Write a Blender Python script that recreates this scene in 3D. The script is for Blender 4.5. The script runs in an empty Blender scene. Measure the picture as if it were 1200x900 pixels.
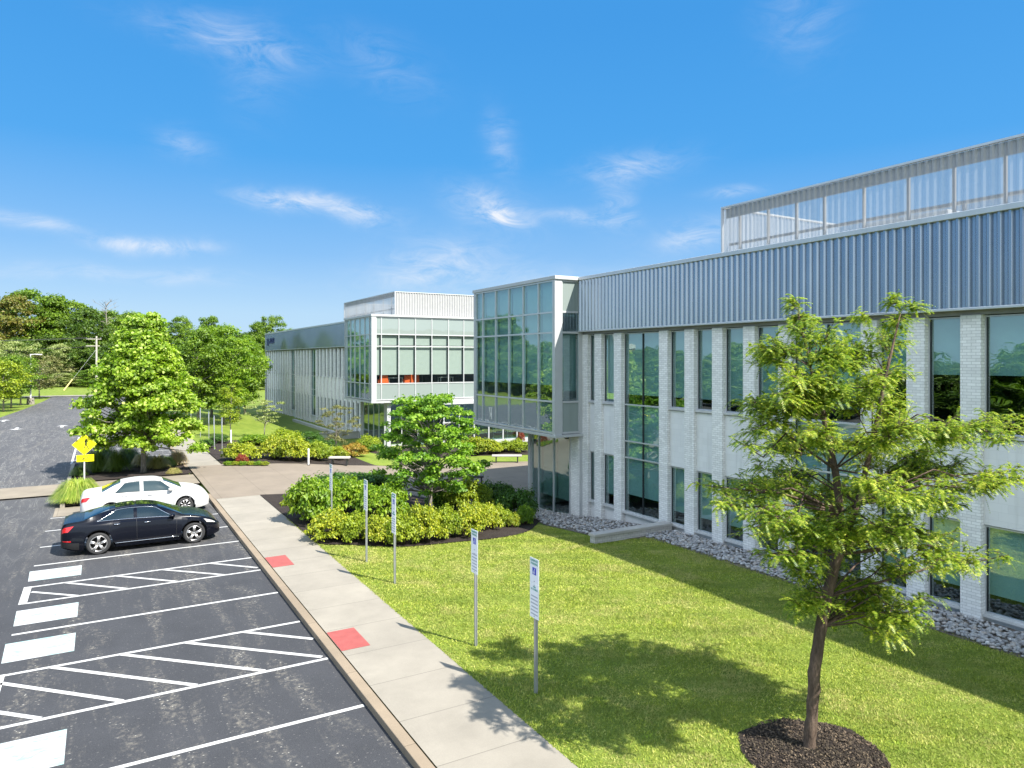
import bpy, bmesh, math, random
import numpy as np
from math import sin, cos, pi, radians, sqrt, atan2
from mathutils import Vector, Matrix

SC = bpy.context.scene
COL = SC.collection
random.seed(7)
RNG = np.random.default_rng(11)

# ------------------------------------------------------------------ camera frame (metres, ground at z=0, +Y along the facade)
FPX = 830.0; CH = 6.1; HY = 421.0
TH = math.atan(482 / 830)
FW = np.array([sin(TH), cos(TH), 0.0]); RT = np.array([cos(TH), -sin(TH), 0.0])

def at(px, py, depth):
    "world point seen at photo pixel (px, py) at the given depth in metres"
    p = depth * FW + (px - 600) / FPX * depth * RT
    return np.array([p[0], p[1], CH - (py - HY) / FPX * depth])

def smooth(a, b, x):
    t = min(1, max(0, (x - a) / (b - a))); return t * t * (3 - 2 * t)

def hgt(x, y):
    "gentle fall of the ground into the courtyard"
    return -0.95 * smooth(8, 17.5, x) * smooth(17, 30, y) * (1 - 0.35 * smooth(45, 70, y))

def gnd(px, py):
    z = 0.0
    for _ in range(8):
        d = FPX * (CH - z) / (py - HY); p = at(px, py, d); z = hgt(p[0], p[1])
    return np.array([p[0], p[1], z])

# ------------------------------------------------------------------ materials
def nmat(name):
    m = bpy.data.materials.new(name); m.use_nodes = True
    nt = m.node_tree; nt.nodes.clear()
    return m, nt, nt.nodes, nt.links

def N(nt, typ, **kw):
    n = nt.nodes.new(typ)
    for k, v in kw.items():
        if k.startswith('i_'):
            n.inputs[int(k[2:])].default_value = v
        else: setattr(n, k, v)
    return n

def pos(nt, scale=(1, 1, 1)):
    g = N(nt, 'ShaderNodeNewGeometry'); mp = N(nt, 'ShaderNodeMapping'); mp.inputs['Scale'].default_value = scale
    nt.links.new(g.outputs['Position'], mp.inputs['Vector']); return mp.outputs[0]

def noise(nt, vec, scale, detail=4, rough=.55, dist=0):
    n = N(nt, 'ShaderNodeTexNoise'); n.inputs['Scale'].default_value = scale; n.inputs['Detail'].default_value = detail
    n.inputs['Roughness'].default_value = rough; n.inputs['Distortion'].default_value = dist
    if vec is not None: nt.links.new(vec, n.inputs['Vector'])
    return n.outputs['Fac']

def ramp(nt, fac, stops, interp='LINEAR'):
    r = N(nt, 'ShaderNodeValToRGB'); cr = r.color_ramp; cr.interpolation = interp
    while len(cr.elements) < len(stops): cr.elements.new(0.5)
    for e, (p, c) in zip(cr.elements, stops):
        e.position = p; e.color = (c, c, c, 1) if isinstance(c, (int, float)) else (*c, 1)
    nt.links.new(fac, r.inputs['Fac']); return r.outputs['Color']

def mixc(nt, fac, a, b, mode='MIX'):
    m = N(nt, 'ShaderNodeMix', data_type='RGBA', blend_type=mode)
    for s, v in ((0, fac), (6, a), (7, b)):
        if isinstance(v, (int, float)): m.inputs[s].default_value = v
        elif isinstance(v, tuple): m.inputs[s].default_value = (*v, 1)
        else: nt.links.new(v, m.inputs[s])
    return m.outputs[2]

def math_(nt, op, a, b=0.0):
    m = N(nt, 'ShaderNodeMath', operation=op)
    for i, v in enumerate((a, b)):
        if isinstance(v, (int, float)): m.inputs[i].default_value = v
        else: nt.links.new(v, m.inputs[i])
    return m.outputs[0]

def bump(nt, h, strength=.3, dist=.02):
    b = N(nt, 'ShaderNodeBump'); b.inputs['Strength'].default_value = strength; b.inputs['Distance'].default_value = dist
    nt.links.new(h, b.inputs['Height']); return b.outputs[0]

def pbr(nt, color, rough=.7, metal=0.0, normal=None, spec=.5, coat=0):
    b = N(nt, 'ShaderNodeBsdfPrincipled')
    if isinstance(color, tuple): b.inputs['Base Color'].default_value = (*color, 1)
    else: nt.links.new(color, b.inputs['Base Color'])
    if isinstance(rough, (int, float)): b.inputs['Roughness'].default_value = rough
    else: nt.links.new(rough, b.inputs['Roughness'])
    b.inputs['Metallic'].default_value = metal; b.inputs['Specular IOR Level'].default_value = spec
    b.inputs['Coat Weight'].default_value = coat
    if normal is not None: nt.links.new(normal, b.inputs['Normal'])
    return b.outputs[0]

def out(nt, sh):
    o = N(nt, 'ShaderNodeOutputMaterial'); nt.links.new(sh, o.inputs['Surface'])

def simple(name, c, rough=.6, metal=0, var=.12, vscale=3, coat=0, spec=.5, bmp=0):
    m, nt, _, _ = nmat(name); v = pos(nt)
    n = noise(nt, v, vscale, 5)
    lo = tuple(max(0, x * (1 - var)) for x in c); hi = tuple(min(1, x * (1 + var)) for x in c)
    col = ramp(nt, n, [(.3, lo), (.7, hi)])
    nn = bump(nt, noise(nt, v, vscale * 12, 3), bmp, .01) if bmp else None
    out(nt, pbr(nt, col, rough, metal, nn, spec, coat)); return m

def leafmat(name, cols, trans=.45, clump=.6, rough=.45):
    "leaf colour varies from leaf to leaf and from spray to spray"
    m, nt, _, lk = nmat(name)
    g = N(nt, 'ShaderNodeNewGeometry'); oi = N(nt, 'ShaderNodeTexCoord')
    r = ramp(nt, g.outputs['Random Per Island'], [(i / max(1, len(cols) - 1), (c[0] * 1.25, c[1] * 1.2, c[2])) for i, c in enumerate(cols)])
    nf = noise(nt, oi.outputs['Object'], clump, 3)
    hs = N(nt, 'ShaderNodeHueSaturation'); lk.new(r, hs.inputs['Color'])
    lk.new(ramp(nt, nf, [(.3, .485), (.7, .512)]), hs.inputs['Hue']); hs.inputs['Hue'].default_value = .5
    mh = N(nt, 'ShaderNodeMapRange'); lk.new(nf, mh.inputs[0])
    mh.inputs[1].default_value = .3; mh.inputs[2].default_value = .7; mh.inputs[3].default_value = .485; mh.inputs[4].default_value = .512
    lk.new(mh.outputs[0], hs.inputs['Hue'])
    mv = N(nt, 'ShaderNodeMapRange'); lk.new(nf, mv.inputs[0])
    mv.inputs[1].default_value = .3; mv.inputs[2].default_value = .7; mv.inputs[3].default_value = 1.2; mv.inputs[4].default_value = .8
    lk.new(mv.outputs[0], hs.inputs['Value'])
    p = pbr(nt, hs.outputs[0], rough, 0, None, .35)
    t = N(nt, 'ShaderNodeBsdfTranslucent'); 
    tc = mixc(nt, 1.0, hs.outputs[0], (1.25, 1.35, .55), 'MULTIPLY'); lk.new(tc, t.inputs['Color'])
    mx = N(nt, 'ShaderNodeMixShader'); mx.inputs[0].default_value = trans; lk.new(p, mx.inputs[1]); lk.new(t.outputs[0], mx.inputs[2])
    out(nt, mx.outputs[0]); return m

M = {}
# lawn
def make_lawn(name, near=True):
    m, nt, _, lk = nmat(name); v = pos(nt)
    big = noise(nt, v, .35, 4, .6); mid = noise(nt, v, 2.2, 5, .65); fine = noise(nt, v, 38, 4, .7)
    c1 = ramp(nt, big, [(.3, (.11, .16, .014)), (.55, (.17, .22, .022)), (.75, (.26, .27, .06))])
    c2 = ramp(nt, mid, [(.25, (.07, .12, .012)), (.55, (.15, .2, .024)), (.8, (.25, .24, .075))])
    c = mixc(nt, .5, c1, c2)
    c = mixc(nt, .55, c, ramp(nt, fine, [(.3, (.05, .09, .01)), (.6, (.17, .22, .03)), (.8, (.27, .27, .09))]))
    # mowing streaks run diagonally
    w = N(nt, 'ShaderNodeTexNoise'); mp = pos(nt, (1.2, .25, 1)); rt = N(nt, 'ShaderNodeVectorRotate', rotation_type='Z_AXIS'); rt.inputs['Angle'].default_value = .7
    lk.new(mp, rt.inputs['Vector']); 
    st = noise(nt, rt.outputs[0], 1.3, 3)
    c = mixc(nt, .35, c, ramp(nt, st, [(.35, (.07, .12, .012)), (.65, (.2, .24, .04))]))
    out(nt, pbr(nt, c, .8, 0, bump(nt, fine, .7, .03), .2)); return m
M['lawn'] = make_lawn('lawn_turf')
def make_blade():
    m, nt, _, lk = nmat('grass_blade'); g = N(nt, 'ShaderNodeNewGeometry'); v = pos(nt)
    c = ramp(nt, g.outputs['Random Per Island'], [(0, (.13, .20, .012)), (.4, (.25, .325, .024)), (.8, (.38, .43, .05)), (1, (.54, .52, .16))])
    dry = ramp(nt, noise(nt, v, .7, 6, .75, .6), [(.47, 0.0), (.62, .85)])
    c = mixc(nt, dry, c, (.44, .41, .14))
    rt = N(nt, 'ShaderNodeVectorRotate', rotation_type='Z_AXIS'); rt.inputs['Angle'].default_value = .55; lk.new(v, rt.inputs['Vector'])
    mp = N(nt, 'ShaderNodeMapping'); mp.inputs['Scale'].default_value = (.35, 1.6, 1); lk.new(rt.outputs[0], mp.inputs[0])
    dk = ramp(nt, noise(nt, mp.outputs[0], 1.1, 5, .65, .3), [(.48, 0.0), (.66, .7)])
    c = mixc(nt, dk, c, (.11, .185, .014))
    br = ramp(nt, noise(nt, v, 1.9, 3, .6), [(.60, 0.0), (.72, .6)])
    c = mixc(nt, br, c, (.27, .43, .018))
    sx = N(nt, 'ShaderNodeSeparateXYZ'); lk.new(rt.outputs[0], sx.inputs[0])
    wob_ = math_(nt, 'ADD', math_(nt, 'MULTIPLY', sx.outputs[1], 5.2), math_(nt, 'MULTIPLY', noise(nt, v, .5, 2), 2.5))
    mow = math_(nt, 'ADD', math_(nt, 'MULTIPLY', math_(nt, 'SINE', wob_), .10), .11)
    c = mixc(nt, mow, c, (.10, .15, .02))
    c = mixc(nt, .14, c, (.46, .44, .18))
    t = N(nt, 'ShaderNodeBsdfTranslucent'); lk.new(c, t.inputs['Color'])
    mx = N(nt, 'ShaderNodeMixShader'); mx.inputs[0].default_value = .28; lk.new(pbr(nt, c, .6, 0, None, .15), mx.inputs[1]); lk.new(t.outputs[0], mx.inputs[2])
    out(nt, mx.outputs[0]); return m
M['blade'] = make_blade()
M['blade_old'] = leafmat('grass_blade', [(.09, .16, .012), (.15, .235, .018), (.225, .29, .035), (.36, .36, .12)], .35, .5)

def make_asphalt():
    m, nt, _, lk = nmat('asphalt'); v = pos(nt)
    sep = N(nt, 'ShaderNodeSeparateXYZ'); lk.new(v, sep.inputs[0])
    fine = noise(nt, v, 60, 3, .7); mid = noise(nt, v, .9, 5, .6)
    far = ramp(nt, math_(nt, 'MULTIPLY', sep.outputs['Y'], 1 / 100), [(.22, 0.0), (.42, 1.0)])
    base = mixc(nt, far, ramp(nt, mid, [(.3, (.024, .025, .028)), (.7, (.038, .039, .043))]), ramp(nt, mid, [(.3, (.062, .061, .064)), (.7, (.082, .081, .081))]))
    base = mixc(nt, .35, base, ramp(nt, fine, [(.3, (.015, .016, .019)), (.75, (.10, .10, .105))]))
    # worn tyre tracks and flaking sealer, streaked along the driving direction
    s = noise(nt, pos(nt, (1.1, .16, 1)), 1.3, 6, .7, .6)
    sm = ramp(nt, s, [(.50, 0.0), (.64, 1.0)])
    vo = N(nt, 'ShaderNodeTexVoronoi', feature='F1'); vo.inputs['Scale'].default_value = 9; vo.inputs['Randomness'].default_value = 1
    lk.new(pos(nt, (1, 1.6, 1)), vo.inputs['Vector'])
    rag = noise(nt, v, 26, 4, .7)
    flake = ramp(nt, math_(nt, 'ADD', vo.outputs['Distance'], math_(nt, 'MULTIPLY', rag, .5)), [(.355, 1.0), (.40, 0.0)])
    patch = ramp(nt, noise(nt, v, 10, 7, .8), [(.48, 0.0), (.64, 1.0)])
    base = mixc(nt, math_(nt, 'MULTIPLY', sm, math_(nt, 'MULTIPLY', patch, .75)), base, (.21, .19, .155))
    base = mixc(nt, math_(nt, 'MULTIPLY', flake, math_(nt, 'ADD', math_(nt, 'MULTIPLY', sm, .85), .14)), base, (.42, .40, .35))
    # long cracks and repair streaks on the drive
    wv = noise(nt, pos(nt, (1.0, .12, 1)), 2.2, 5, .6, 1.2)
    cr = ramp(nt, wv, [(.485, 0.0), (.5, 1.0), (.515, 0.0)])
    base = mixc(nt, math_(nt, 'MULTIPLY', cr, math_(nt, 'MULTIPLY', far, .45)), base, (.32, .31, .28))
    wv2 = noise(nt, pos(nt, (1.0, .3, 1)), .5, 6, .65, .8)
    base = mixc(nt, math_(nt, 'MULTIPLY', ramp(nt, wv2, [(.5, 0.0), (.65, 1.0)]), math_(nt, 'MULTIPLY', far, .2)), base, (.15, .145, .14))
    out(nt, pbr(nt, base, .85, 0, bump(nt, fine, .5, .01), .3)); return m
M['asphalt'] = make_asphalt()

def make_concrete(name, c, joint=None, axis='Y', stain=.25, off=0.0):
    m, nt, _, lk = nmat(name); v = pos(nt)
    n1 = noise(nt, v, .8, 6, .65); n2 = noise(nt, v, 45, 3, .7)
    dk = tuple(x * .78 for x in c); lt = tuple(min(1, x * 1.1) for x in c)
    col = mixc(nt, stain, ramp(nt, n1, [(.3, dk), (.65, lt)]), ramp(nt, n2, [(.3, tuple(x * .65 for x in c)), (.7, lt)]))
    spot = ramp(nt, noise(nt, v, 2.6, 5, .8), [(.68, 0.0), (.8, .5)])
    col = mixc(nt, spot, col, (c[0] * .6, c[1] * .5, c[2] * .4))
    h = n2
    if joint:
        sep = N(nt, 'ShaderNodeSeparateXYZ'); lk.new(v, sep.inputs[0])
        tot = None
        for ax, pitch in joint:
            f = math_(nt, 'FRACT', math_(nt, 'ADD', math_(nt, 'DIVIDE', sep.outputs[ax], pitch), off))
            f = math_(nt, 'ABSOLUTE', math_(nt, 'SUBTRACT', f, .5))
            line = math_(nt, 'LESS_THAN', f, .010 / pitch)
            tot = line if tot is None else math_(nt, 'MAXIMUM', tot, line)
        fl = math_(nt, 'FLOOR', math_(nt, 'ADD', math_(nt, 'ADD', math_(nt, 'DIVIDE', sep.outputs[joint[0][0]], joint[0][1]), off), .5))
        wn = N(nt, 'ShaderNodeTexWhiteNoise', noise_dimensions='1D'); lk.new(fl, wn.inputs['W'])
        col = mixc(nt, math_(nt, 'MULTIPLY', wn.outputs['Value'], .22), col, tuple(x * .62 for x in c))
        col = mixc(nt, math_(nt, 'MULTIPLY', tot, .55), col, tuple(x * .35 for x in c))
    out(nt, pbr(nt, col, .85, 0, bump(nt, h, .25, .01), .3)); return m
M['walk'] = make_concrete('sidewalk_concrete', (.25, .226, .185), [(1, 1.52)], off=.1)
M['kerb'] = make_concrete('kerb_concrete', (.235, .185, .13), [(1, 3.0)])
M['plaza'] = make_concrete('plaza_aggregate', (.205, .168, .128), [(1, 3.2), (0, 1.85)], stain=.4, off=.02)
M['crossing'] = make_concrete('crossing_concrete', (.215, .183, .14), [(0, 3.0)])
def make_paint():
    m, nt, _, lk = nmat('road_paint'); v = pos(nt)
    c = ramp(nt, noise(nt, v, 7, 5), [(.3, (.36, .355, .34)), (.7, (.47, .465, .45))])
    chip = ramp(nt, noise(nt, v, 30, 6, .8), [(.60, 0.0), (.68, .8)]); band_ = ramp(nt, noise(nt, v, 1.6, 3), [(.35, .15), (.65, 1.0)])
    c = mixc(nt, math_(nt, 'MULTIPLY', chip, band_), c, (.07, .07, .072))
    out(nt, pbr(nt, c, .7)); return m
M['paint'] = make_paint()
M['pad'] = simple('detectable_pad', (.27, .062, .052), .7, var=.12, vscale=5, bmp=.3)
def make_board():
    m, nt, _, lk = nmat('worn_paint_block')
    c = ramp(nt, noise(nt, pos(nt, (1, 3.2, 1)), 1.7, 3, .5, .6), [(.5, (.37, .37, .365)), (.58, (.20, .36, .34)), (.66, (.36, .37, .365))])
    gr = ramp(nt, noise(nt, pos(nt, (3, 14, 1)), 2.0, 3, .7), [(.57, 0.0), (.63, .6)])
    c = mixc(nt, gr, c, (.40, .41, .40))
    out(nt, pbr(nt, c, .6)); return m
M['board'] = make_board()
def make_mulch():
    m, nt, _, lk = nmat('mulch'); v = pos(nt)
    n = noise(nt, v, 30, 5, .8); n2 = noise(nt, v, 3, 3)
    c = ramp(nt, n, [(.3, (.012, .009, .008)), (.6, (.045, .035, .03)), (.78, (.12, .095, .08))])
    c = mixc(nt, .25, c, ramp(nt, n2, [(.3, (.02, .015, .012)), (.7, (.07, .055, .045))]))
    out(nt, pbr(nt, c, .95, 0, bump(nt, n, 1, .06), .2)); return m
M['mulch'] = make_mulch()
M['dirt'] = simple('dirt', (.12, .10, .08), .95)
M['rock'] = None
def make_rock():
    m, nt, _, lk = nmat('river_rock')
    g = N(nt, 'ShaderNodeNewGeometry')
    c = ramp(nt, g.outputs['Random Per Island'], [(0, (.16, .15, .15)), (.4, (.24, .235, .23)), (.7, (.36, .345, .33)), (.9, (.28, .22, .17)), (1, (.52, .51, .49))])
    c = mixc(nt, .25, c, ramp(nt, noise(nt, pos(nt), 20, 4), [(.3, .15), (.7, .7)]))
    out(nt, pbr(nt, c, .75)); return m
M['rock'] = make_rock()

def make_brick(name, c, bw=.2, bh=.072, mortar=.012, dark=.55, rotated=False, var=.12):
    m, nt, _, lk = nmat(name); v = pos(nt)
    sep = N(nt, 'ShaderNodeSeparateXYZ'); lk.new(v, sep.inputs[0])
    cb = N(nt, 'ShaderNodeCombineXYZ'); lk.new(math_(nt, 'ADD', sep.outputs[0], sep.outputs[1]), cb.inputs[0]); lk.new(sep.outputs[2], cb.inputs[1])
    b = N(nt, 'ShaderNodeTexBrick'); lk.new(cb.outputs[0], b.inputs['Vector'])
    b.inputs['Scale'].default_value = 1; b.inputs['Brick Width'].default_value = bw; b.inputs['Row Height'].default_value = bh
    b.inputs['Mortar Size'].default_value = mortar * .5; b.inputs['Mortar Smooth'].default_value = .3; b.inputs['Bias'].default_value = 0
    b.inputs['Color1'].default_value = (*[x * (1 - var) for x in c], 1); b.inputs['Color2'].default_value = (*[min(1, x * (1 + var)) for x in c], 1)
    b.inputs['Mortar'].default_value = (*[x * dark for x in c], 1)
    n = noise(nt, v, 1.1, 5, .6); rain = noise(nt, pos(nt, (6, 6, .35)), 1.0, 4, .6)
    col = mixc(nt, .22, b.outputs['Color'], ramp(nt, n, [(.3, tuple(x * .75 for x in c)), (.7, c)]))
    col = mixc(nt, ramp(nt, rain, [(.54, 0.0), (.74, .45)]), col, (c[0] * .62, c[1] * .62, c[2] * .6))
    out(nt, pbr(nt, col, .8, 0, bump(nt, b.outputs['Fac'], -.35, .01), .3)); return m
M['brick'] = make_brick('white_brick', (.70, .69, .67))
M['block'] = make_brick('white_block_panel', (.66, .655, .645), .4, .2, .008, .85, var=.04)
M['ret'] = make_brick('retaining_brick', (.46, .44, .41), .2, .09, .014, .5)
M['cap'] = make_concrete('cap_stone', (.38, .36, .33))
M['redbrick'] = make_brick('brown_brick', (.30, .15, .10), .2, .072, .012, .7)

def make_metal_band():
    m, nt, _, lk = nmat('ribbed_metal')
    n = noise(nt, pos(nt, (1, 1, .25)), 2, 4)
    c = ramp(nt, n, [(.3, (.29, .335, .395)), (.7, (.34, .385, .445))])
    out(nt, pbr(nt, c, .24, .8, None)); return m
M['band'] = make_metal_band()
M['alu'] = simple('silver_aluminium', (.52, .53, .54), .42, .5, .05)
M['white_alu'] = simple('white_aluminium', (.40, .41, .41), .45, .15, .04)
M['dkframe'] = simple('dark_window_frame', (.03, .035, .038), .4, .3)
M['soffit'] = simple('grey_soffit', (.22, .22, .22), .7)
M['sill'] = simple('sill_stone', (.45, .45, .44), .7, var=.1)
M['roof'] = simple('roof_membrane', (.42, .42, .41), .9)
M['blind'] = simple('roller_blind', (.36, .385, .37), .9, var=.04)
M['blind_west_lightened'] = simple('roller_blind_lightened_for_shade', (.66, .68, .665), .9, var=.04)  # same blind in a paler colour, brightening the shaded west windows
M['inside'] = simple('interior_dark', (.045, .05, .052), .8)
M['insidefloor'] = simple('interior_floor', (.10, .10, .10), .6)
M['steel'] = simple('galvanised_steel', (.42, .43, .44), .45, .7, .1)
M['white_metal'] = simple('white_painted_metal', (.58, .58, .57), .45, var=.05)
M['black_metal'] = simple('black_painted_metal', (.02, .02, .022), .5)
M['wood'] = simple('pole_wood', (.38, .35, .31), .85, var=.25)

def facing(nt, gain=.75, power=4.0):
    lw = N(nt, 'ShaderNodeLayerWeight'); lw.inputs[0].default_value = .5
    return math_(nt, 'ADD', math_(nt, 'MULTIPLY', math_(nt, 'POWER', lw.outputs['Facing'], power), gain), .04)
def make_glass(name, tint, refl=.28, rough=.0, wav=.012):
    m, nt, _, lk = nmat(name)
    gl = N(nt, 'ShaderNodeBsdfGlossy'); gl.inputs['Color'].default_value = (.80, .93, .95, 1); gl.inputs['Roughness'].default_value = rough
    tr = N(nt, 'ShaderNodeBsdfTransparent'); tr.inputs['Color'].default_value = (*tint, 1)
    nb = bump(nt, noise(nt, pos(nt), .9, 2), wav, .5); lk.new(nb, gl.inputs['Normal'])
    f = math_(nt, 'MINIMUM', math_(nt, 'ADD', facing(nt), refl), 1.0)
    mx = N(nt, 'ShaderNodeMixShader'); lk.new(f, mx.inputs[0]); lk.new(tr.outputs[0], mx.inputs[1]); lk.new(gl.outputs[0], mx.inputs[2])
    out(nt, mx.outputs[0]); return m
M['glass'] = make_glass('tinted_window_glass', (.46, .66, .65), .22)
M['glass2'] = make_glass('clear_green_glass', (.74, .80, .765), .0)
def make_spandrel(name, c, refl):
    m, nt, _, lk = nmat(name)
    gl = N(nt, 'ShaderNodeBsdfGlossy'); gl.inputs['Color'].default_value = (.85, .94, .95, 1); gl.inputs['Roughness'].default_value = .01
    nb = bump(nt, noise(nt, pos(nt), .9, 2), .012, .5); lk.new(nb, gl.inputs['Normal'])
    df = pbr(nt, c, .6, 0, None, 0)
    f = math_(nt, 'MINIMUM', math_(nt, 'ADD', facing(nt), refl), 1.0)
    mx = N(nt, 'ShaderNodeMixShader'); lk.new(f, mx.inputs[0]); lk.new(df, mx.inputs[1]); lk.new(gl.outputs[0], mx.inputs[2])
    out(nt, mx.outputs[0]); return m
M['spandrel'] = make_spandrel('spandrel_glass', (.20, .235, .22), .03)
M['spandrel_dark'] = make_spandrel('spandrel_glass_painted_shade', (.07, .12, .135), .24)  # darker copy of the spandrel for west faces, shade put into its colour
def make_perf():
    m, nt, _, lk = nmat('perforated_metal')
    tr = N(nt, 'ShaderNodeBsdfTransparent'); p = pbr(nt, (.40, .41, .42), .5, .3)
    v = noise(nt, pos(nt, (1, 1, .05)), 1.4, 3)
    mx = N(nt, 'ShaderNodeMixShader'); lk.new(math_(nt, 'ADD', math_(nt, 'MULTIPLY', v, .3), .40), mx.inputs[0])
    lk.new(tr.outputs[0], mx.inputs[1]); lk.new(p, mx.inputs[2]); out(nt, mx.outputs[0]); return m
M['perf'] = make_perf()
M['ribwhite'] = simple('ribbed_white_metal', (.30, .30, .30), .55, .1, .05)

def bark(name, c):
    m, nt, _, lk = nmat(name); tc = N(nt, 'ShaderNodeTexCoord')
    mp = N(nt, 'ShaderNodeMapping'); mp.inputs['Scale'].default_value = (1, 1, .3); lk.new(tc.outputs['Object'], mp.inputs[0])
    n = noise(nt, mp.outputs[0], 14, 6, .75)
    c2 = ramp(nt, n, [(.3, tuple(x * .35 for x in c)), (.55, c), (.75, tuple(min(1, x * 1.7) for x in c))])
    out(nt, pbr(nt, c2, .9, 0, bump(nt, n, .9, .04), .2)); return m
M['bark'] = bark('bark_brown', (.11, .078, .058)); M['barkgrey'] = bark('bark_grey', (.22, .20, .17))
M['leaf_locust'] = leafmat('leaf_locust', [(.05, .105, .014), (.09, .165, .018), (.155, .235, .024), (.24, .31, .036), (.38, .41, .08)], .48, .9)
M['leaf_redbud'] = leafmat('leaf_redbud', [(.06, .15, .014), (.10, .21, .02), (.15, .28, .03), (.22, .35, .045)], .45, .8)
M['leaf_tulip'] = leafmat('leaf_tulip', [(.09, .17, .014), (.16, .27, .02), (.24, .36, .035), (.42, .50, .18)], .5, .7)
M['leaf_mid'] = leafmat('leaf_mid', [(.05, .10, .012), (.09, .165, .016), (.15, .235, .025)], .4, .3)
M['leaf_dark'] = leafmat('leaf_dark', [(.03, .065, .01), (.055, .105, .013), (.085, .145, .018)], .35, .15)
M['leaf_wood'] = leafmat('leaf_wood', [(.05, .105, .012), (.095, .17, .018), (.14, .23, .026)], .4, .12)
M['leaf_brown'] = leafmat('leaf_brown', [(.10, .11, .022), (.14, .125, .03), (.085, .14, .02)], .3, .12)
M['leaf_olive'] = leafmat('leaf_olive', [(.08, .095, .035), (.12, .13, .05), (.16, .16, .07)], .3, .3)
M['leaf_pale'] = leafmat('leaf_pale', [(.13, .18, .06), (.2, .25, .1), (.28, .32, .16)], .35, .5)
M['leaf_lime'] = leafmat('leaf_lime', [(.09, .14, .012), (.16, .22, .016), (.25, .30, .022), (.34, .35, .04)], .4, 1.2)
M['leaf_yellowgreen'] = leafmat('leaf_yellowgreen', [(.11, .17, .014), (.17, .24, .018), (.25, .31, .028)], .4, .8)
M['leaf_fresh'] = leafmat('leaf_fresh', [(.07, .14, .012), (.12, .22, .018), (.20, .30, .028)], .45, 1.0)
M['leaf_deep'] = leafmat('leaf_deep', [(.025, .07, .012), (.04, .10, .014), (.06, .13, .018)], .3, 1.0)
M['leaf_red'] = leafmat('leaf_red', [(.16, .03, .02), (.25, .05, .03), (.14, .06, .03)], .3, 1.0)
M['leaf_orange'] = leafmat('leaf_orange', [(.25, .14, .03), (.3, .2, .04), (.2, .2, .03)], .3, 1.0)
M['grass_green'] = leafmat('ornamental_grass', [(.07, .14, .015), (.15, .24, .03), (.26, .33, .07), (.34, .36, .12)], .35, 1.6)
M['grass_tan'] = leafmat('tan_grass', [(.2, .19, .08), (.3, .26, .13), (.16, .19, .05)], .3, 1.0)
M['grass_pink'] = leafmat('pink_grass', [(.34, .22, .17), (.4, .3, .2), (.2, .2, .08)], .3, 1.0)
M['grass_dark'] = leafmat('dark_grass', [(.04, .08, .015), (.07, .12, .02), (.11, .17, .03)], .3, 1.0)

# ------------------------------------------------------------------ mesh helpers
class MB:
    def __init__(s): s.v = []; s.f = []
    def face(s, pts):
        i = len(s.v); s.v += [tuple(p) for p in pts]; s.f.append(tuple(range(i, i + len(pts)))); return s
    def box(s, x0, x1, y0, y1, z0, z1):
        if x0 > x1: x0, x1 = x1, x0
        if y0 > y1: y0, y1 = y1, y0
        i = len(s.v)
        s.v += [(x0, y0, z0), (x1, y0, z0), (x1, y1, z0), (x0, y1, z0), (x0, y0, z1), (x1, y0, z1), (x1, y1, z1), (x0, y1, z1)]
        for q in ((0, 3, 2, 1), (4, 5, 6, 7), (0, 1, 5, 4), (1, 2, 6, 5), (2, 3, 7, 6), (3, 0, 4, 7)): s.f.append(tuple(i + k for k in q))
        return s
    def prism(s, poly, z0, z1):
        n = len(poly); i = len(s.v)
        s.v += [(p[0], p[1], z0) for p in poly] + [(p[0], p[1], z1) for p in poly]
        s.f.append(tuple(i + k for k in reversed(range(n)))); s.f.append(tuple(i + n + k for k in range(n)))
        for k in range(n): s.f.append((i + k, i + (k + 1) % n, i + n + (k + 1) % n, i + n + k))
        return s
    def tube(s, pts, rad, n=8, caps=True):
        pts = [Vector(p) for p in pts]
        if isinstance(rad, (int, float)): rad = [rad] * len(pts)
        base = len(s.v); u = None
        for k, p in enumerate(pts):
            d = (pts[min(k + 1, len(pts) - 1)] - pts[max(k - 1, 0)]).normalized()
            if u is None: u = d.orthogonal().normalized()
            else:
                u = (u - d * u.dot(d)); u = u.normalized() if u.length > 1e-6 else d.orthogonal().normalized()
            w = d.cross(u)
            for j in range(n):
                a = 2 * pi * j / n; s.v.append(tuple(p + (u * cos(a) + w * sin(a)) * rad[k]))
        for k in range(len(pts) - 1):
            for j in range(n):
                s.f.append((base + k * n + j, base + k * n + (j + 1) % n, base + (k + 1) * n + (j + 1) % n, base + (k + 1) * n + j))
        if caps:
            s.f.append(tuple(base + j for j in reversed(range(n)))); s.f.append(tuple(base + (len(pts) - 1) * n + j for j in range(n)))
        return s
    def build(s, name, mat, parent=None, smooth=False, local=False, kind=None, bevel=0):
        me = bpy.data.meshes.new(name); me.from_pydata(s.v, [], s.f); me.update()
        return fin(me, name, mat, parent, smooth, local, kind, bevel)

def wloc(p):
    v = Vector((0, 0, 0))
    while p is not None: v += p.location; p = p.parent
    return v

def fin(me, name, mat, parent=None, smooth=False, local=False, kind=None, bevel=0):
    mats = mat if isinstance(mat, (list, tuple)) else [mat]
    for m in mats: me.materials.append(m)
    if parent is not None and not local: me.transform(Matrix.Translation(-wloc(parent)))
    if smooth: me.polygons.foreach_set('use_smooth', [True] * len(me.polygons))
    o = bpy.data.objects.new(name, me); COL.objects.link(o)
    if parent is not None: o.parent = parent
    if kind: o['kind'] = kind
    if bevel:
        b = o.modifiers.new('bevel', 'BEVEL'); b.width = bevel; b.segments = 2; b.limit_method = 'ANGLE'
    return o

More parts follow.
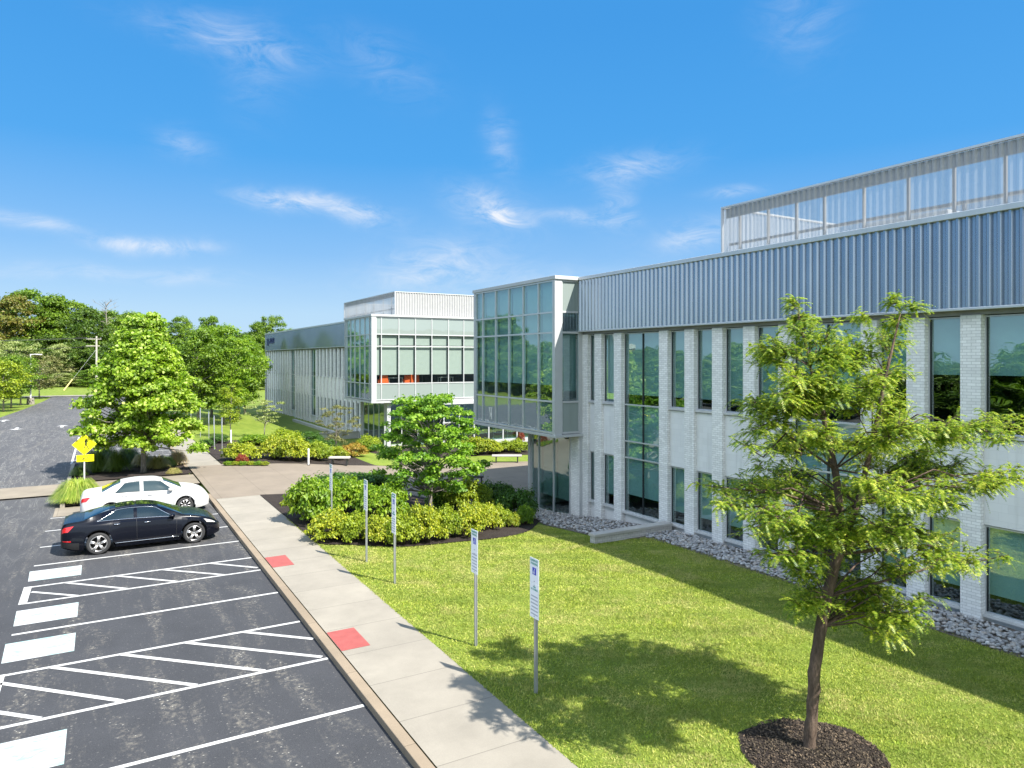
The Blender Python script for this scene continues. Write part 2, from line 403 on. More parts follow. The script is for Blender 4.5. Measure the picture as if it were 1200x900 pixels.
def npmesh(name, V, F, mat, parent=None, **kw):
    "V (n,3) array, F (m,k) array of one face size"
    me = bpy.data.meshes.new(name); k = F.shape[1]
    me.vertices.add(len(V)); me.vertices.foreach_set('co', V.astype(np.float32).ravel())
    me.loops.add(F.size); me.loops.foreach_set('vertex_index', F.astype(np.int32).ravel())
    me.polygons.add(len(F)); me.polygons.foreach_set('loop_start', np.arange(0, F.size, k, dtype=np.int32))
    me.update(calc_edges=True)
    return fin(me, name, mat, parent, **kw)

def thing(name, label, cat, loc=(0, 0, 0), group=None, rz=0):
    o = bpy.data.objects.new(name, None); COL.objects.link(o); o.location = loc; o.rotation_euler = (0, 0, rz)
    o.empty_display_size = .2
    return tag(o, label, cat, group)
def tag(o, label, cat, group=None, kind=None):
    o['label'] = label; o['category'] = cat
    if group: o['group'] = group
    elif 'group' in o: del o['group']
    if kind: o['kind'] = kind
    return o
def dup(root, loc=None, rz=0, scale=1, label=None, cat=None, group=None, name=None):
    r = root.copy(); COL.objects.link(r)
    if loc is not None: r.location = loc
    r.rotation_euler = (0, 0, rz)
    r.scale = (scale,) * 3 if isinstance(scale, (int, float)) else scale
    if name: r.name = name
    for ch in list(root.children):
        c = ch.copy(); COL.objects.link(c); c.parent = r
        for g in ch.children:
            d = g.copy(); COL.objects.link(d); d.parent = c
    if label: tag(r, label, cat or r['category'], group)
    return r

def sheet(name, poly, z, mat, step=2.0, kind='structure', cuts=None, terrain=True):
    "flat polygon cut into a grid and laid over the terrain"
    bm = bmesh.new(); bm.faces.new([bm.verts.new((p[0], p[1], 0)) for p in poly])
    xs = [p[0] for p in poly]; ys = [p[1] for p in poly]
    if cuts: cx, cy = cuts
    else:
        cx = np.arange(math.ceil(min(xs) / step) * step, max(xs), step); cy = np.arange(math.ceil(min(ys) / step) * step, max(ys), step)
    for c, no in ((cx, (1, 0, 0)), (cy, (0, 1, 0))):
        for q in c:
            bmesh.ops.bisect_plane(bm, geom=bm.verts[:] + bm.edges[:] + bm.faces[:], plane_co=(q if no[0] else 0, q if no[1] else 0, 0), plane_no=no)
    for v in bm.verts: v.co.z = z + (hgt(v.co.x, v.co.y) if terrain else 0)
    bmesh.ops.recalc_face_normals(bm, faces=bm.faces[:])
    if bm.faces and sum(f.normal.z for f in bm.faces) < 0: bmesh.ops.reverse_faces(bm, faces=bm.faces[:])
    me = bpy.data.meshes.new(name); bm.to_mesh(me); bm.free()
    o = fin(me, name, mat, kind=kind); return o

def nrm(a): return a / (np.linalg.norm(a, axis=-1, keepdims=True) + 1e-9)
def leaves(C, nrmv, L, W, rng, fold=.25, hang=0.0):
    "folded rhombic leaves: centres C (n,3), normals, lengths, widths -> V, F (triangles)"
    n = len(C); r = nrm(rng.normal(size=(n, 3))); 
    if hang: r = nrm(r + np.array([0, 0, -hang]))
    a = nrm(r - nrmv * np.sum(r * nrmv, 1, keepdims=True)); b = np.cross(nrmv, a)
    L = L[:, None]; W = W[:, None]
    V = np.stack([C - a * L * .5, C + b * W * .5 + nrmv * W * fold - a * L * .08, C + a * L * .5, C - b * W * .5 + nrmv * W * fold - a * L * .08], 1).reshape(-1, 3)
    i = np.arange(n)[:, None] * 4
    F = np.concatenate([i + np.array([[0, 1, 2]]), i + np.array([[0, 2, 3]])], 1).reshape(-1, 3)
    return V, F

def clump_leaves(clumps, n, size, rng, flat=.7, up=.6, shell=.45, wl=.6, hang=0):
    "leaves gathered in clumps (x,y,z,r)"
    cl = np.array(clumps, float); w = cl[:, 3] ** 2; w /= w.sum()
    k = rng.choice(len(cl), n, p=w)
    d = nrm(rng.normal(size=(n, 3))); d[:, 2] = np.where(d[:, 2] < -.3, -d[:, 2] * .6, d[:, 2])
    rr = (shell + (1 - shell) * rng.random(n) ** .7) * (1 + .18 * rng.normal(size=n))
    C = cl[k, :3] + d * (cl[k, 3] * rr)[:, None] * np.array([1, 1, flat])
    nv = nrm(d * .8 + np.array([0, 0, up]) + rng.normal(size=(n, 3)) * .55)
    L = size * rng.uniform(.65, 1.35, n)
    return leaves(C, nv, L, L * wl, rng, hang=hang)

def envelope_clumps(rng, n, H, R, z0, prof, rmin, rmax, asym=.15):
    "clump centres filling a crown whose radius at relative height t is R*prof(t)"
    out_ = []
    ph = rng.uniform(0, 6.28, 3)
    for i in range(n):
        t = (i + .5) / n; t = min(.99, max(.01, t + rng.normal() * .02)); a = i * 2.39996 + rng.normal() * .35
        rad = R * prof(t) * (1 + asym * sin(2 * a + ph[0]) + asym * sin(3 * a + ph[1] + 5 * t))
        q = rng.uniform(.55, 1.0) if i % 4 else rng.uniform(0, .5)
        if i % 7 == 0: q = rng.uniform(1.0, 1.18)
        r = rng.uniform(rmin, rmax)
        out_.append((cos(a) * rad * q, sin(a) * rad * q, z0 + t * H + rng.normal() * .05 * H * .5, r))
    return out_

def branches(mb, clumps, trunk, r0, rng, every=1, sides=5):
    "trunk: list of (x,y,z,r). Limbs leave the trunk below each clump and curve to it"
    T = [np.array(t[:3]) for t in trunk]; Rr = [t[3] for t in trunk]
    mb.tube(T, Rr, 9)
    zs = [t[2] for t in trunk]
    for c in clumps[::every]:
        c3 = np.array(c[:3]); dist = np.linalg.norm(c3[:2] - np.array([np.interp(c3[2], zs, [t[0] for t in trunk]), np.interp(c3[2], zs, [t[1] for t in trunk])]))
        zb = max(zs[0] + (zs[-1] - zs[0]) * .22, min(zs[-1], c3[2] - dist * .55 - .05 * abs(rng.normal())))
        s = np.array([np.interp(zb, zs, [t[k] for t in trunk]) for k in range(3)]); rb = np.interp(zb, zs, Rr)
        e = c3; mid = s * .5 + e * .5 + np.array([0, 0, .06 * dist]) + rng.normal(size=3) * .05 * dist
        m2 = s * .22 + e * .78 + rng.normal(size=3) * .04 * dist
        r = min(rb * .6, r0 * .35)
        mb.tube([s, mid, m2, e], [r, r * .6, r * .4, r * .15], sides, caps=False)

def make_tree(name, label, cat, loc, H, R, z0, prof, nclump, rc, nleaf, lsize, mat, barkm, trunk_r, seed, group=None, flat=.7, wl=.6, up=.6, shell=.4, every=1, lean=0.0, hang=0):
    rng = np.random.default_rng(seed); root = thing(name, label, cat, loc, group)
    cl = envelope_clumps(rng, nclump, H - z0, R, z0, prof, *rc)
    tr = [(0, 0, -.15, trunk_r * 1.25)]
    for k in range(1, 7):
        t = k / 6; tr.append((rng.normal() * .02 * H * t + lean * t * H, rng.normal() * .02 * H * t, H * .88 * t, trunk_r * (1 - .82 * t)))
    mb = MB(); branches(mb, cl, tr, trunk_r, rng, every)
    mb.build('trunk', barkm, root, True, True)
    V, F = clump_leaves(cl, nleaf, lsize, rng, flat, up, shell, wl, hang)
    npmesh('crown', V, F, mat, root, local=True)
    return root

def make_shrub(name, label, loc, R, H, nleaf, lsize, mat, seed, group=None, nclump=26, flat=.8, wl=.6, cat='shrub'):
    rng = np.random.default_rng(seed); root = thing(name, label, cat, loc, group)
    cl = []
    for i in range(nclump):
        a = i * 2.4 + rng.normal() * .3; t = (i + .5) / nclump; el = math.acos(1 - t) ; el = el * .98
        rr = rng.uniform(.74, 1.0)
        sr = sin(el) ** .75; cl.append((cos(a) * sr * R * .8 * rr, sin(a) * sr * R * .8 * rr, H * .10 + cos(el) ** .7 * H * .68 * rr + rng.normal() * .03, R * rng.uniform(.22, .36)))
    mb = MB()
    for c in cl: mb.tube([(c[0] * .1, c[1] * .1, -.05), (c[0] * .5, c[1] * .5, c[2] * .5), c[:3]], [.012, .009, .004], 4, False)
    mb.build('stem', M['bark'], root, False, True)
    V, F = clump_leaves(cl, nleaf, lsize, rng, flat * H / R if H < R else flat, .7, .35, wl)
    V[:, 2] = np.maximum(V[:, 2], .01)
    npmesh('foliage', V, F, mat, root, local=True); return root

def make_grass_clump(name, label, loc, R, H, n, mat, seed, w=.012, group=None, cat='ornamental grass'):
    rng = np.random.default_rng(seed); root = thing(name, label, cat, loc, group)
    a = rng.uniform(0, 2 * pi, n); out_r = rng.uniform(.25, 1, n) * R; out_r = R * np.sqrt(out_r / R); h = H * rng.uniform(.5, 1.15, n) * np.sqrt(1 - (.78 * out_r / R) ** 2) * 1.25
    d = np.stack([np.cos(a), np.sin(a), 0 * a], 1); s = np.stack([-np.sin(a), np.cos(a), 0 * a], 1) * w * .5
    base = d * (rng.random(n) * R * .22)[:, None]
    V = []
    ts = [0, .35, .7, 1.0]
    for t in ts:
        c = base + d * (out_r * t ** 1.25)[:, None]; c[:, 2] = h * (2.15 * t - (1.25 + .75 * out_r / R) * t * t)
        V += [c - s * (1 - .8 * t), c + s * (1 - .8 * t)]
    V = np.stack(V, 1).reshape(-1, 3); V[:, 2] = np.maximum(V[:, 2], 0)
    i = np.arange(n)[:, None] * 8
    F = np.concatenate([i + np.array([[2 * k, 2 * k + 1, 2 * k + 3, 2 * k + 2]]) for k in range(3)], 0)
    npmesh('blades', V, F, mat, root, local=True)
    mb = MB(); mb.tube([(0, 0, -.03), (0, 0, .06)], [R * .22, R * .12], 10); mb.build('root_crown', M['dirt'], root, False, True)
    return root

def textmesh(name, s, size, mat, parent, origin, xdir, ydir, align='CENTER', depth=.0015, local=False, off=0.0, bold=0):
    cu = bpy.data.curves.new(name, 'FONT'); cu.body = s; cu.size = size; cu.align_x = align; cu.align_y = 'CENTER'; cu.extrude = depth; cu.offset = bold; cu.resolution_u = 2
    o = bpy.data.objects.new(name, cu); COL.objects.link(o)
    dg = bpy.context.evaluated_depsgraph_get(); me = bpy.data.meshes.new_from_object(o.evaluated_get(dg))
    bpy.data.objects.remove(o); bpy.data.curves.remove(cu)
    X = Vector(xdir).normalized(); Y = Vector(ydir).normalized(); Z = X.cross(Y)
    mt = Matrix((X, Y, Z)).transposed().to_4x4(); mt.translation = Vector(origin)
    me.transform(mt); me.name = name
    me.materials.clear()
    return fin(me, name, mat, parent, local=local)

# ------------------------------------------------------------------ ground and paving
ZA = -0.13
far = [-1500, -600, -250, -120, -60] + list(range(-30, 61, 3)) + [75, 100, 150, 250, 600, 1500]
cy = [-1200, -400, -100, -40] + list(range(-15, 121, 4)) + [140, 170, 220, 300, 500, 900, 1600]
sheet('ground', [(-2000, -1500), (2000, -1500), (2000, 2500), (-2000, 2500)], -.18, M['lawn'], cuts=(far, cy))
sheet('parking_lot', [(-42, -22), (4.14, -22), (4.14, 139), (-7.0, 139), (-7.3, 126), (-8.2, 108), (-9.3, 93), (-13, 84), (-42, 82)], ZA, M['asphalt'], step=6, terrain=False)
MB().prism([(4.13, -22), (4.33, -22), (4.33, 34.6), (4.13, 34.9)], -.16, .0).build('kerb', M['kerb'], kind='structure', bevel=.015)
sheet('walkway', [(4.345, -22), (6.12, -22), (6.2, 33.2), (4.345, 33.2)], .004, M['walk'], 1.5)
sheet('far_walkway', [(4.3, 43.9), (6.05, 43.9), (6.05, 120), (4.3, 120)], .004, M['walk'], 4)
MB().prism([(4.13, 43.9), (4.3, 43.9), (4.3, 120), (4.13, 120)], -.16, .0).build('far_kerb', M['kerb'], kind='structure')
plz = [(4.3, 33.2), (6.2, 33.2), (7.6, 32.6), (13, 32.2), (15.2, 29.5), (17.7, 29.0), (40, 29.0), (40, 37.5), (34, 39), (25.2, 41.8), (22.3, 43.0), (18.8, 43.8), (15.4, 44.4), (11.7, 43.1), (8.7, 42.9), (6.05, 44.1), (6.05, 43.9), (4.3, 43.9)]
sheet('plaza', plz, .008, M['plaza'], 1.5)
sheet('crossing_path', [(-42, 38.0), (4.3, 38.3), (4.3, 41.4), (-42, 41.4)], -.06, M['crossing'], 6, terrain=False)
sheet('crossing_apron', [(-1.63, 33.1), (-.45, 33.1), (-.45, 35.0), (-1.63, 35.0)], -.10, M['crossing'], 3, terrain=False)
sheet('lawn', [(6.12, -22), (17.7, -22), (17.7, 28.4), (16, 28.6), (14, 31), (6.2, 31)], -.004, M['lawn'], .5)
sheet('courtyard_lawn', [(15.4, 44.4), (18.8, 43.8), (22.3, 43.0), (25.2, 41.8), (34, 39), (60, 33), (60, 60), (20, 60), (13, 50)], .004, M['lawn'], 3)
sheet('side_lawn', [(6.1, 53), (60, 53), (60, 130), (6.1, 130)], -.003, M['lawn'], 4)
sheet('island_bed', [(-1.3, 35.0), (4.12, 35.0), (4.12, 38.0), (-1.3, 38.0)], -.03, M['mulch'], 2, terrain=False)
sheet('tree_bed', [(-1.3, 41.5), (4.25, 41.5), (4.25, 47.5), (-1.3, 48.8)], -.02, M['mulch'], 2, terrain=False)
MB().box(-1.47, -1.3, 41.45, 48.8, -.16, 0.02).box(-1.47, -1.3, 35.0, 37.95, -.16, .02).build('island_kerb', M['walk'], kind='structure')
bedpoly = [tuple(gnd(320 + .26667 * x, 500 + .26667 * y)[:2]) for x, y in [(0, 325), (45, 372), (100, 425), (150, 470), (205, 515), (350, 522), (560, 530), (720, 518), (850, 505), (980, 492), (1080, 475), (1140, 450), (1172, 415), (1180, 385)]]
def smooth_open(pts, k=4):
    P = [pts[0]] + list(pts) + [pts[-1]]; o_ = []
    for i in range(1, len(P) - 2):
        p0, p1, p2, p3 = [np.array(P[j], float) for j in (i - 1, i, i + 1, i + 2)]
        for q in range(k):
            t = q / k; o_.append(tuple(.5 * (2 * p1 + (p2 - p0) * t + (2 * p0 - 5 * p1 + 4 * p2 - p3) * t * t + (3 * p1 - p0 - 3 * p2 + p3) * t ** 3)))
    return o_ + [tuple(pts[-1])]
bedpoly = [((6.18, b) if a < 6.7 and b > 23.6 else (a, b)) for a, b in smooth_open(bedpoly)]
bedpoly += [(17.0, 27.6), (15.4, 29.4), (13, 32.25), (7.6, 32.65), (6.18, 33.15)]
sheet('shrub_bed', bedpoly, .03, M['mulch'], .5)
sheet('rear_bed', [(6.1, 44.1), (8.7, 42.9), (11.7, 43.1), (15.4, 44.4), (18.2, 44.0), (18.3, 46.5), (18.1, 52.4), (12.5, 56.5), (8, 57), (6.1, 55.5)], .016, M['mulch'], 2)
sheet('link_bed', [(19, 46.3), (24, 45.8), (27, 44.6), (34, 42.2), (40, 52.3), (18.6, 52.3)], .016, M['mulch'], 3)
sheet('rock_bed', [(16.3, -22), (17.8, -22), (17.8, 28.3), (16.4, 28.3), (15.75, 25.6), (14.95, 23.2), (14.9, 19.2), (16.2, 18.7)], .012, M['dirt'], .5)
# mulch ring round the honey locust, slightly domed
mb = MB(); cx_, cy_ = 9.52, 7.1
ring = []
for k in range(5):
    rr = 1.08 * k / 4
    for j in range(40):
        a = j / 40 * 2 * pi; w = 1 + .05 * sin(3 * a + 1) + .03 * sin(7 * a) + .015 * sin(13 * a)
        mb.v.append((cx_ + rr * w * cos(a), cy_ + rr * w * sin(a), .09 * (1 - (k / 4) ** 2) + .012))
for k in range(4):
    for j in range(40): mb.f.append((k * 40 + j, k * 40 + (j + 1) % 40, (k + 1) * 40 + (j + 1) % 40, (k + 1) * 40 + j))
mb.build('mulch_ring', M['mulch'], kind='structure', smooth=True)
# cross street kerb and walk far ahead
sheet('far_pavement', [(-40, 139), (1.5, 139), (1.5, 143), (-40, 143)], -.06, M['walk'], 10, terrain=False)

# markings
def stripe(p, q, w=.1, z=ZA + .004, name='parking_line', mat=None):
    p = np.array(p, float); q = np.array(q, float); d = (q - p) / np.linalg.norm(q - p); n = np.array([-d[1], d[0]]) * w / 2
    MB().face([(*(p - n), z), (*(q - n), z), (*(q + n), z), (*(p + n), z)]).build(name, mat or M['paint'], kind='structure')
for y in (25.68, 19.5, 12.36, 9.9, 7.5, 28.12, 30.65): stripe((-1.74, y), (4.1, y))
stripe((-1.7, 33.05), (-.4, 33.05), .12)
for (y0, y1, xe) in ((21.84, 23.34, 4.09), (14.68, 17.08, 4.09)):
    stripe((-1.72, y0), (xe, y0)); stripe((-1.72, y1), (xe, y1)); stripe((-1.72, y0 - .05), (-1.72, y1 + .05), .18, ZA + .008)
zz = ZA + .008
for x0, y0, x1, y1 in ((-.52, 21.86, -1.6, 22.84), (.62, 21.86, -.84, 23.3), (1.85, 21.86, .4, 23.3), (3.08, 21.86, 1.6, 23.3), (4.05, 22.1, 2.9, 23.3)): stripe((x0, y0), (x1, y1), .1, zz)
for x0, y0, x1, y1 in ((-.91, 14.72, -1.62, 15.4), (.34, 14.72, -1.66, 16.7), (1.58, 14.72, -.86, 17.05), (2.83, 14.72, .38, 17.05), (4.0, 14.8, 1.62, 17.05), (4.09, 15.85, 2.83, 17.05)): stripe((x0, y0), (x1, y1), .11, zz)
for y in (51.3, 53.8, 56.3, 58.8, 61.3, 63.8, 66.3): stripe((-1.45, y), (4.05, y), .11)
stripe((-1.5, 49.5), (-1.5, 66.3), .12)
for (y0, y1) in ((23.95, 25.05), (20.1, 21.28), (17.77, 18.94), (12.88, 14.08)):
    z = ZA + .005
    MB().face([(-1.76, y0, z), (-.49, y0, z), (-.49, y1, z), (-1.8, y1, z)]).build('painted_block', M['board'], kind='structure')
for (y0, y1) in ((21.42, 22.62), (14.57, 15.72)):
    MB().face([(4.35, y0, .0085), (4.97, y0, .0085), (4.97, y1, .0085), (4.35, y1, .0085)]).build('tactile_pad', M['pad'], kind='structure')
def arrow(x, y, flip=1, s=1.0):
    z = ZA + .004; pts = [(-.1, -1.0), (.1, -1.0), (.1, .2), (.4, .1), (0, 1.0), (-.4, .1), (-.1, .2)]
    MB().face([(x + a * s, y + b * s * flip, z) for a, b in (pts if flip > 0 else pts[::-1])]).build('road_arrow', M['paint'], kind='structure')
for px, py, fl in ((5, 493, 1), (19, 502.5, -1), (73, 499.5, 1)):
    d = FPX * (CH - ZA) / (py - HY); p = at(px, py, d); arrow(p[0], p[1], fl, 1.3)

# grass blades over the near lawn: one uncountable mass
def blades():
    rng = np.random.default_rng(5); n = 420000
    # denser near the camera
    x = rng.uniform(6.15, 16.35, n); y = 2 + 26 * rng.random(n) ** 1.5
    keep = np.ones(n, bool)
    keep &= ~((x - 9.52) ** 2 + (y - 7.1) ** 2 < 1.1 ** 2)
    edge = np.interp(x, [6.1, 6.25, 8.4, 12.5, 14.3, 14.9, 16.4], [23.4, 23.0, 21.4, 20.9, 22.3, 25.0, 27])
    keep &= (y < 28) & ~((x > 14.8) & (y > 18.9)) & ~((y > 24.5) & (x > 14))
    ins = np.zeros(n, bool); bp = np.array(bedpoly)
    for (x0, y0), (x1, y1) in zip(bp, np.roll(bp, -1, 0)):
        if y0 != y1: ins ^= ((y0 > y) != (y1 > y)) & (x < (x1 - x0) * (y - y0) / (y1 - y0) + x0)
    keep &= ~ins
    x = x[keep]; y = y[keep]; n = len(x)
    z = np.array([hgt(a, b) for a, b in zip(x, y)]) 
    big = np.sin(x * 1.7 + np.sin(y * 1.1) * 1.4) * np.sin(y * 1.3 + x * .4)
    h = rng.uniform(.015, .042, n) * (1.0 + .35 * big); a = rng.uniform(0, 2 * pi, n); w = rng.uniform(.004, .009, n) * (1 + y / 14)
    s = np.stack([np.cos(a) * w, np.sin(a) * w, np.zeros(n)], 1); b = np.stack([x, y, z], 1)
    tip = b + np.stack([rng.normal(0, .02, n), rng.normal(0, .02, n), h], 1)
    V = np.stack([b - s, b + s, tip], 1).reshape(-1, 3); F = np.arange(3 * n).reshape(-1, 3)
    o = npmesh('grass_blades', V, F, M['blade']); tag(o, 'short mown grass blades covering the lawn beside the building', 'grass', kind='stuff')
blades()

# loose rocks along the facade
def rocks():
    bm = bmesh.new(); bmesh.ops.create_icosphere(bm, subdivisions=1, radius=1); bv = np.array([v.co[:] for v in bm.verts]); bf = np.array([[v.index for v in f.verts] for f in bm.faces]); bm.free()
    rng = np.random.default_rng(8); Vs = []; Fs = []; k = 0
    pts = []
    for _ in range(5200):
        y = -6 + 25 * rng.random(); pts.append((rng.uniform(16.25, 17.62), y))
    for _ in range(1700):
        y = rng.uniform(19.1, 28.3); x0 = np.interp(y, [19.1, 23.2, 25.6, 28.3], [14.95, 14.98, 15.8, 16.4]); pts.append((rng.uniform(x0, 17.6), y))
    for x, y in pts:
        s = rng.uniform(.025, .062); sc = np.array([s * rng.uniform(.8, 1.5), s * rng.uniform(.8, 1.4), s * rng.uniform(.45, .9)])
        v = bv * sc * (1 + rng.normal(size=(len(bv), 1)) * .13); a = rng.uniform(0, 6.28); R = np.array([[cos(a), -sin(a), 0], [sin(a), cos(a), 0], [0, 0, 1]])
        Vs.append(v @ R.T + np.array([x, y, hgt(x, y) + .03 + rng.uniform(0, .05)])); Fs.append(bf + k); k += len(bv)
    o = npmesh('rocks', np.concatenate(Vs), np.concatenate(Fs), M['rock']); tag(o, 'grey and tan river rocks in a strip along the white brick wall', 'rocks', kind='stuff')
rocks()

def chips():
    rng = np.random.default_rng(17); n = 7000; r = 1.06 * np.sqrt(rng.random(n)); a = rng.uniform(0, 2 * pi, n)
    C = np.stack([9.52 + r * np.cos(a), 7.1 + r * np.sin(a), .09 * (1 - (r / 1.08) ** 2) + .02 + rng.random(n) * .012], 1)
    nv = nrm(np.stack([rng.normal(0, .6, n), rng.normal(0, .6, n), np.ones(n)], 1)); L = rng.uniform(.02, .06, n)
    V, F = leaves(C, nv, L, L * .45, rng, .1)
    o = npmesh('mulch_chips', V, F, M['chip']); tag(o, 'dark shredded bark chips heaped round the honey locust trunk', 'mulch', kind='stuff')
M['chip'] = leafmat('bark_chip', [(.012, .009, .008), (.03, .023, .019), (.055, .043, .035), (.11, .085, .065)], .0, 1.0, .9)
chips()

# ------------------------------------------------------------------ buildings
def vbox(mb, X, y0, y1, z0, z1, t0=-.03, t1=.05): mb.box(X + t0, X + t1, y0, y1, z0, z1)

def win_west(root, X, y0, y1, z0, z1, blind_z=None, cols=1, bars=(), fw=.035, mat='glass', right_dark=True):
    "one window in a wall that faces -X"
    fr = MB(); y0, y1 = min(y0, y1), max(y0, y1)
    fr.box(X - .02, X + .06, y0, y0 + fw, z0, z1).box(X - .02, X + .06, y1 - fw, y1, z0, z1)
    fr.box(X - .022, X + .058, y0 + fw, y1 - fw, z0, z0 + fw).box(X - .022, X + .058, y0 + fw, y1 - fw, z1 - fw, z1)
    w = fr.build('window', M['alu'], root)
    dk = MB()
    for c in range(1, cols):
        yc = y0 + (y1 - y0) * c / cols; dk.box(X - .015, X + .05, yc - .022, yc + .022, z0 + fw, z1 - fw)
    dk.box(X - .005, X + .03, y1 - fw - .02, y1 - fw, z0 + fw, z1 - fw)
    dk.build('mullion', M['dkframe'], w)
    if bars:
        for i, b in enumerate(bars): MB().box(X - .028, X + .052, y0 + fw, y1 - fw, b - .025, b + .025).build('crossbar', M['alu'], w)
    MB().face([(X + .02, y1 - .03, z0 + .03), (X + .02, y0 + .03, z0 + .03), (X + .02, y0 + .03, z1 - .03), (X + .02, y1 - .03, z1 - .03)]).build('pane', M[mat], w)
    if blind_z: 
        MB().box(X + .13, X + .135, y0 + .02, y1 - .02, blind_z, z1 - .02).build('blind', M['blind_west_lightened'], w)
    return w

def ribbed(name, X, ya, yb, z0, z1, pitch, dep, mat, root, sgn=-1, axis='Y', bright=.4):
    "trapezoid-ribbed sheet; runs along Y at X (axis Y) or along X at Y=X (axis X)"
    mb = MB(); n = int(round(abs(yb - ya) / pitch)); p = (yb - ya) / n; prof = []
    for k in range(n):
        a = ya + k * p
        prof += [(a, 0), (a + p * .28, 0), (a + p * .52, dep), (a + p * .76, dep)]
    prof.append((yb, 0))
    for i, (t, dd) in enumerate(prof):
        q = X + sgn * dd
        if axis == 'Y': mb.v += [(q, t, z0), (q, t, z1)]
        else: mb.v += [(t, q, z0), (t, q, z1)]
        if i: mb.f.append((2 * i - 2, 2 * i, 2 * i + 1, 2 * i - 1))
    return mb.build(name, mat, root)

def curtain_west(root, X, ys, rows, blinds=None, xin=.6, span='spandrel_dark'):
    "glass wall facing -X. ys mullion lines (descending or ascending), rows: list of (z0,z1,kind)"
    ys = sorted(ys); y0, y1 = ys[0], ys[-1]; m = MB()
    zlo = rows[0][0]; zhi = rows[-1][1]
    w = m
    for y in ys: m.box(X - .05, X + .05, y - .028, y + .028, zlo - .04, zhi + .04)
    for z in [zlo] + [r[1] for r in rows]: 
        for a, b in zip(ys, ys[1:]): m.box(X - .045, X + .045, a + .028, b - .028, z - .035, z + .035)
    cw = m.build('curtain_wall', M['alu'], root)
    for (a, b, kind) in rows:
        for p, q in zip(ys, ys[1:]):
            pts = [(X + .01, q - .02, a + .03), (X + .01, p + .02, a + .03), (X + .01, p + .02, b - .03), (X + .01, q - .02, b - .03)]
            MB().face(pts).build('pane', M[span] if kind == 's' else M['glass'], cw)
            if isinstance(kind, tuple): MB().box(X + .16, X + .165, p + .03, q - .03, kind[1], b).build('blind', M['blind_west_lightened'], cw)
    return cw

def curtain_south(root, Y, xs, rows, glass='glass2', frame='white_alu'):
    xs = sorted(xs); m = MB(); zlo = rows[0][0]; zhi = rows[-1][1]
    for x in xs: m.box(x - .032, x + .032, Y - .05, Y + .05, zlo - .04, zhi + .04)
    for z in [zlo] + [r[1] for r in rows]:
        for a, b in zip(xs, xs[1:]): m.box(a + .032, b - .032, Y - .045, Y + .045, z - .04, z + .04)
    cw = m.build('curtain_wall', M[frame], root)
    for (a, b, kind) in rows:
        for p, q in zip(xs, xs[1:]):
            MB().face([(p + .02, Y - .01, a + .03), (q - .02, Y - .01, a + .03), (q - .02, Y - .01, b - .03), (p + .02, Y - .01, b - .03)]).build('pane', M['spandrel'] if kind == 's' else M[glass], cw)
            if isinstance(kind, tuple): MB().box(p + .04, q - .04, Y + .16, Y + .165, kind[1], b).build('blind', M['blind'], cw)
    return cw

BROWS = [(3.0, 4.33, 's'), (4.33, 7.21, ('b', 4.95)), (7.21, 8.06, ('b', 7.25)), (8.06, 9.36, 's')]
BROWS1 = [(3.0, 4.33, 's'), (4.33, 7.21, ('b', 5.15)), (7.21, 8.06, ('b', 7.25)), (8.06, 9.36, ('b', 8.1))]

def wing(root, X, lefts, bigs, ya, yb, base_z, pier_w=.46, mirror=False, blind_u=lambda y: 4.75, blind_l=.62):
    "brick facade facing -X: piers at Y=lefts (their north edge), windows between; ya<yb extents"
    G = X + .18
    piers = sorted([(y - pier_w, y) for y in lefts])
    for a, b in piers: MB().box(X, X + .3, a, b, base_z, 7.14).build('pier', M['brick'], root)
    # dark strip over the pier heads, behind the metal band
    MB().box(X + .03, X + .3, ya, yb, 7.14, 7.30).build('soffit_strip', M['soffit'], root)
    gaps = [(piers[i][1], piers[i + 1][0]) for i in range(len(piers) - 1)]
    for a, b in gaps:
        wide = b - a > 1.4; full = wide and a > 9
        if full:
            MB().box(G + .02, G + .2, a, b, base_z, .12).build('wall_panel', M['block'], root)
            ww = win_west(root, G, a, b, .15, 7.12, blind_u((a + b) / 2), 2, bars=(2.26, 2.9, 4.33)); MB().box(G + .13, G + .135, a + .02, b - .02, .8, 4.3).build('blind', M['blind_west_lightened'], ww)
            MB().box(X + .05, G + .1, a + .001, b - .001, .08, .148).build('sill', M['sill'], root)
        else:
            MB().box(G + .02, G + .2, a, b, base_z, .16).build('wall_panel', M['block'], root); MB().box(G - .06, G + .2, a, b, 2.26, 4.26).build('wall_panel', M['block'], root)
            win_west(root, G, a, b, 4.36, 7.12, blind_u((a + b) / 2), 2 if wide else 1)
            win_west(root, G, a, b, .2, 2.24, blind_l, 2 if wide else 1)
            MB().box(X + .06, G + .1, a + .001, b - .001, .13, .198).build('sill', M['sill'], root); MB().box(X + .04, G + .1, a + .001, b - .001, 4.285, 4.358).build('sill', M['sill'], root)

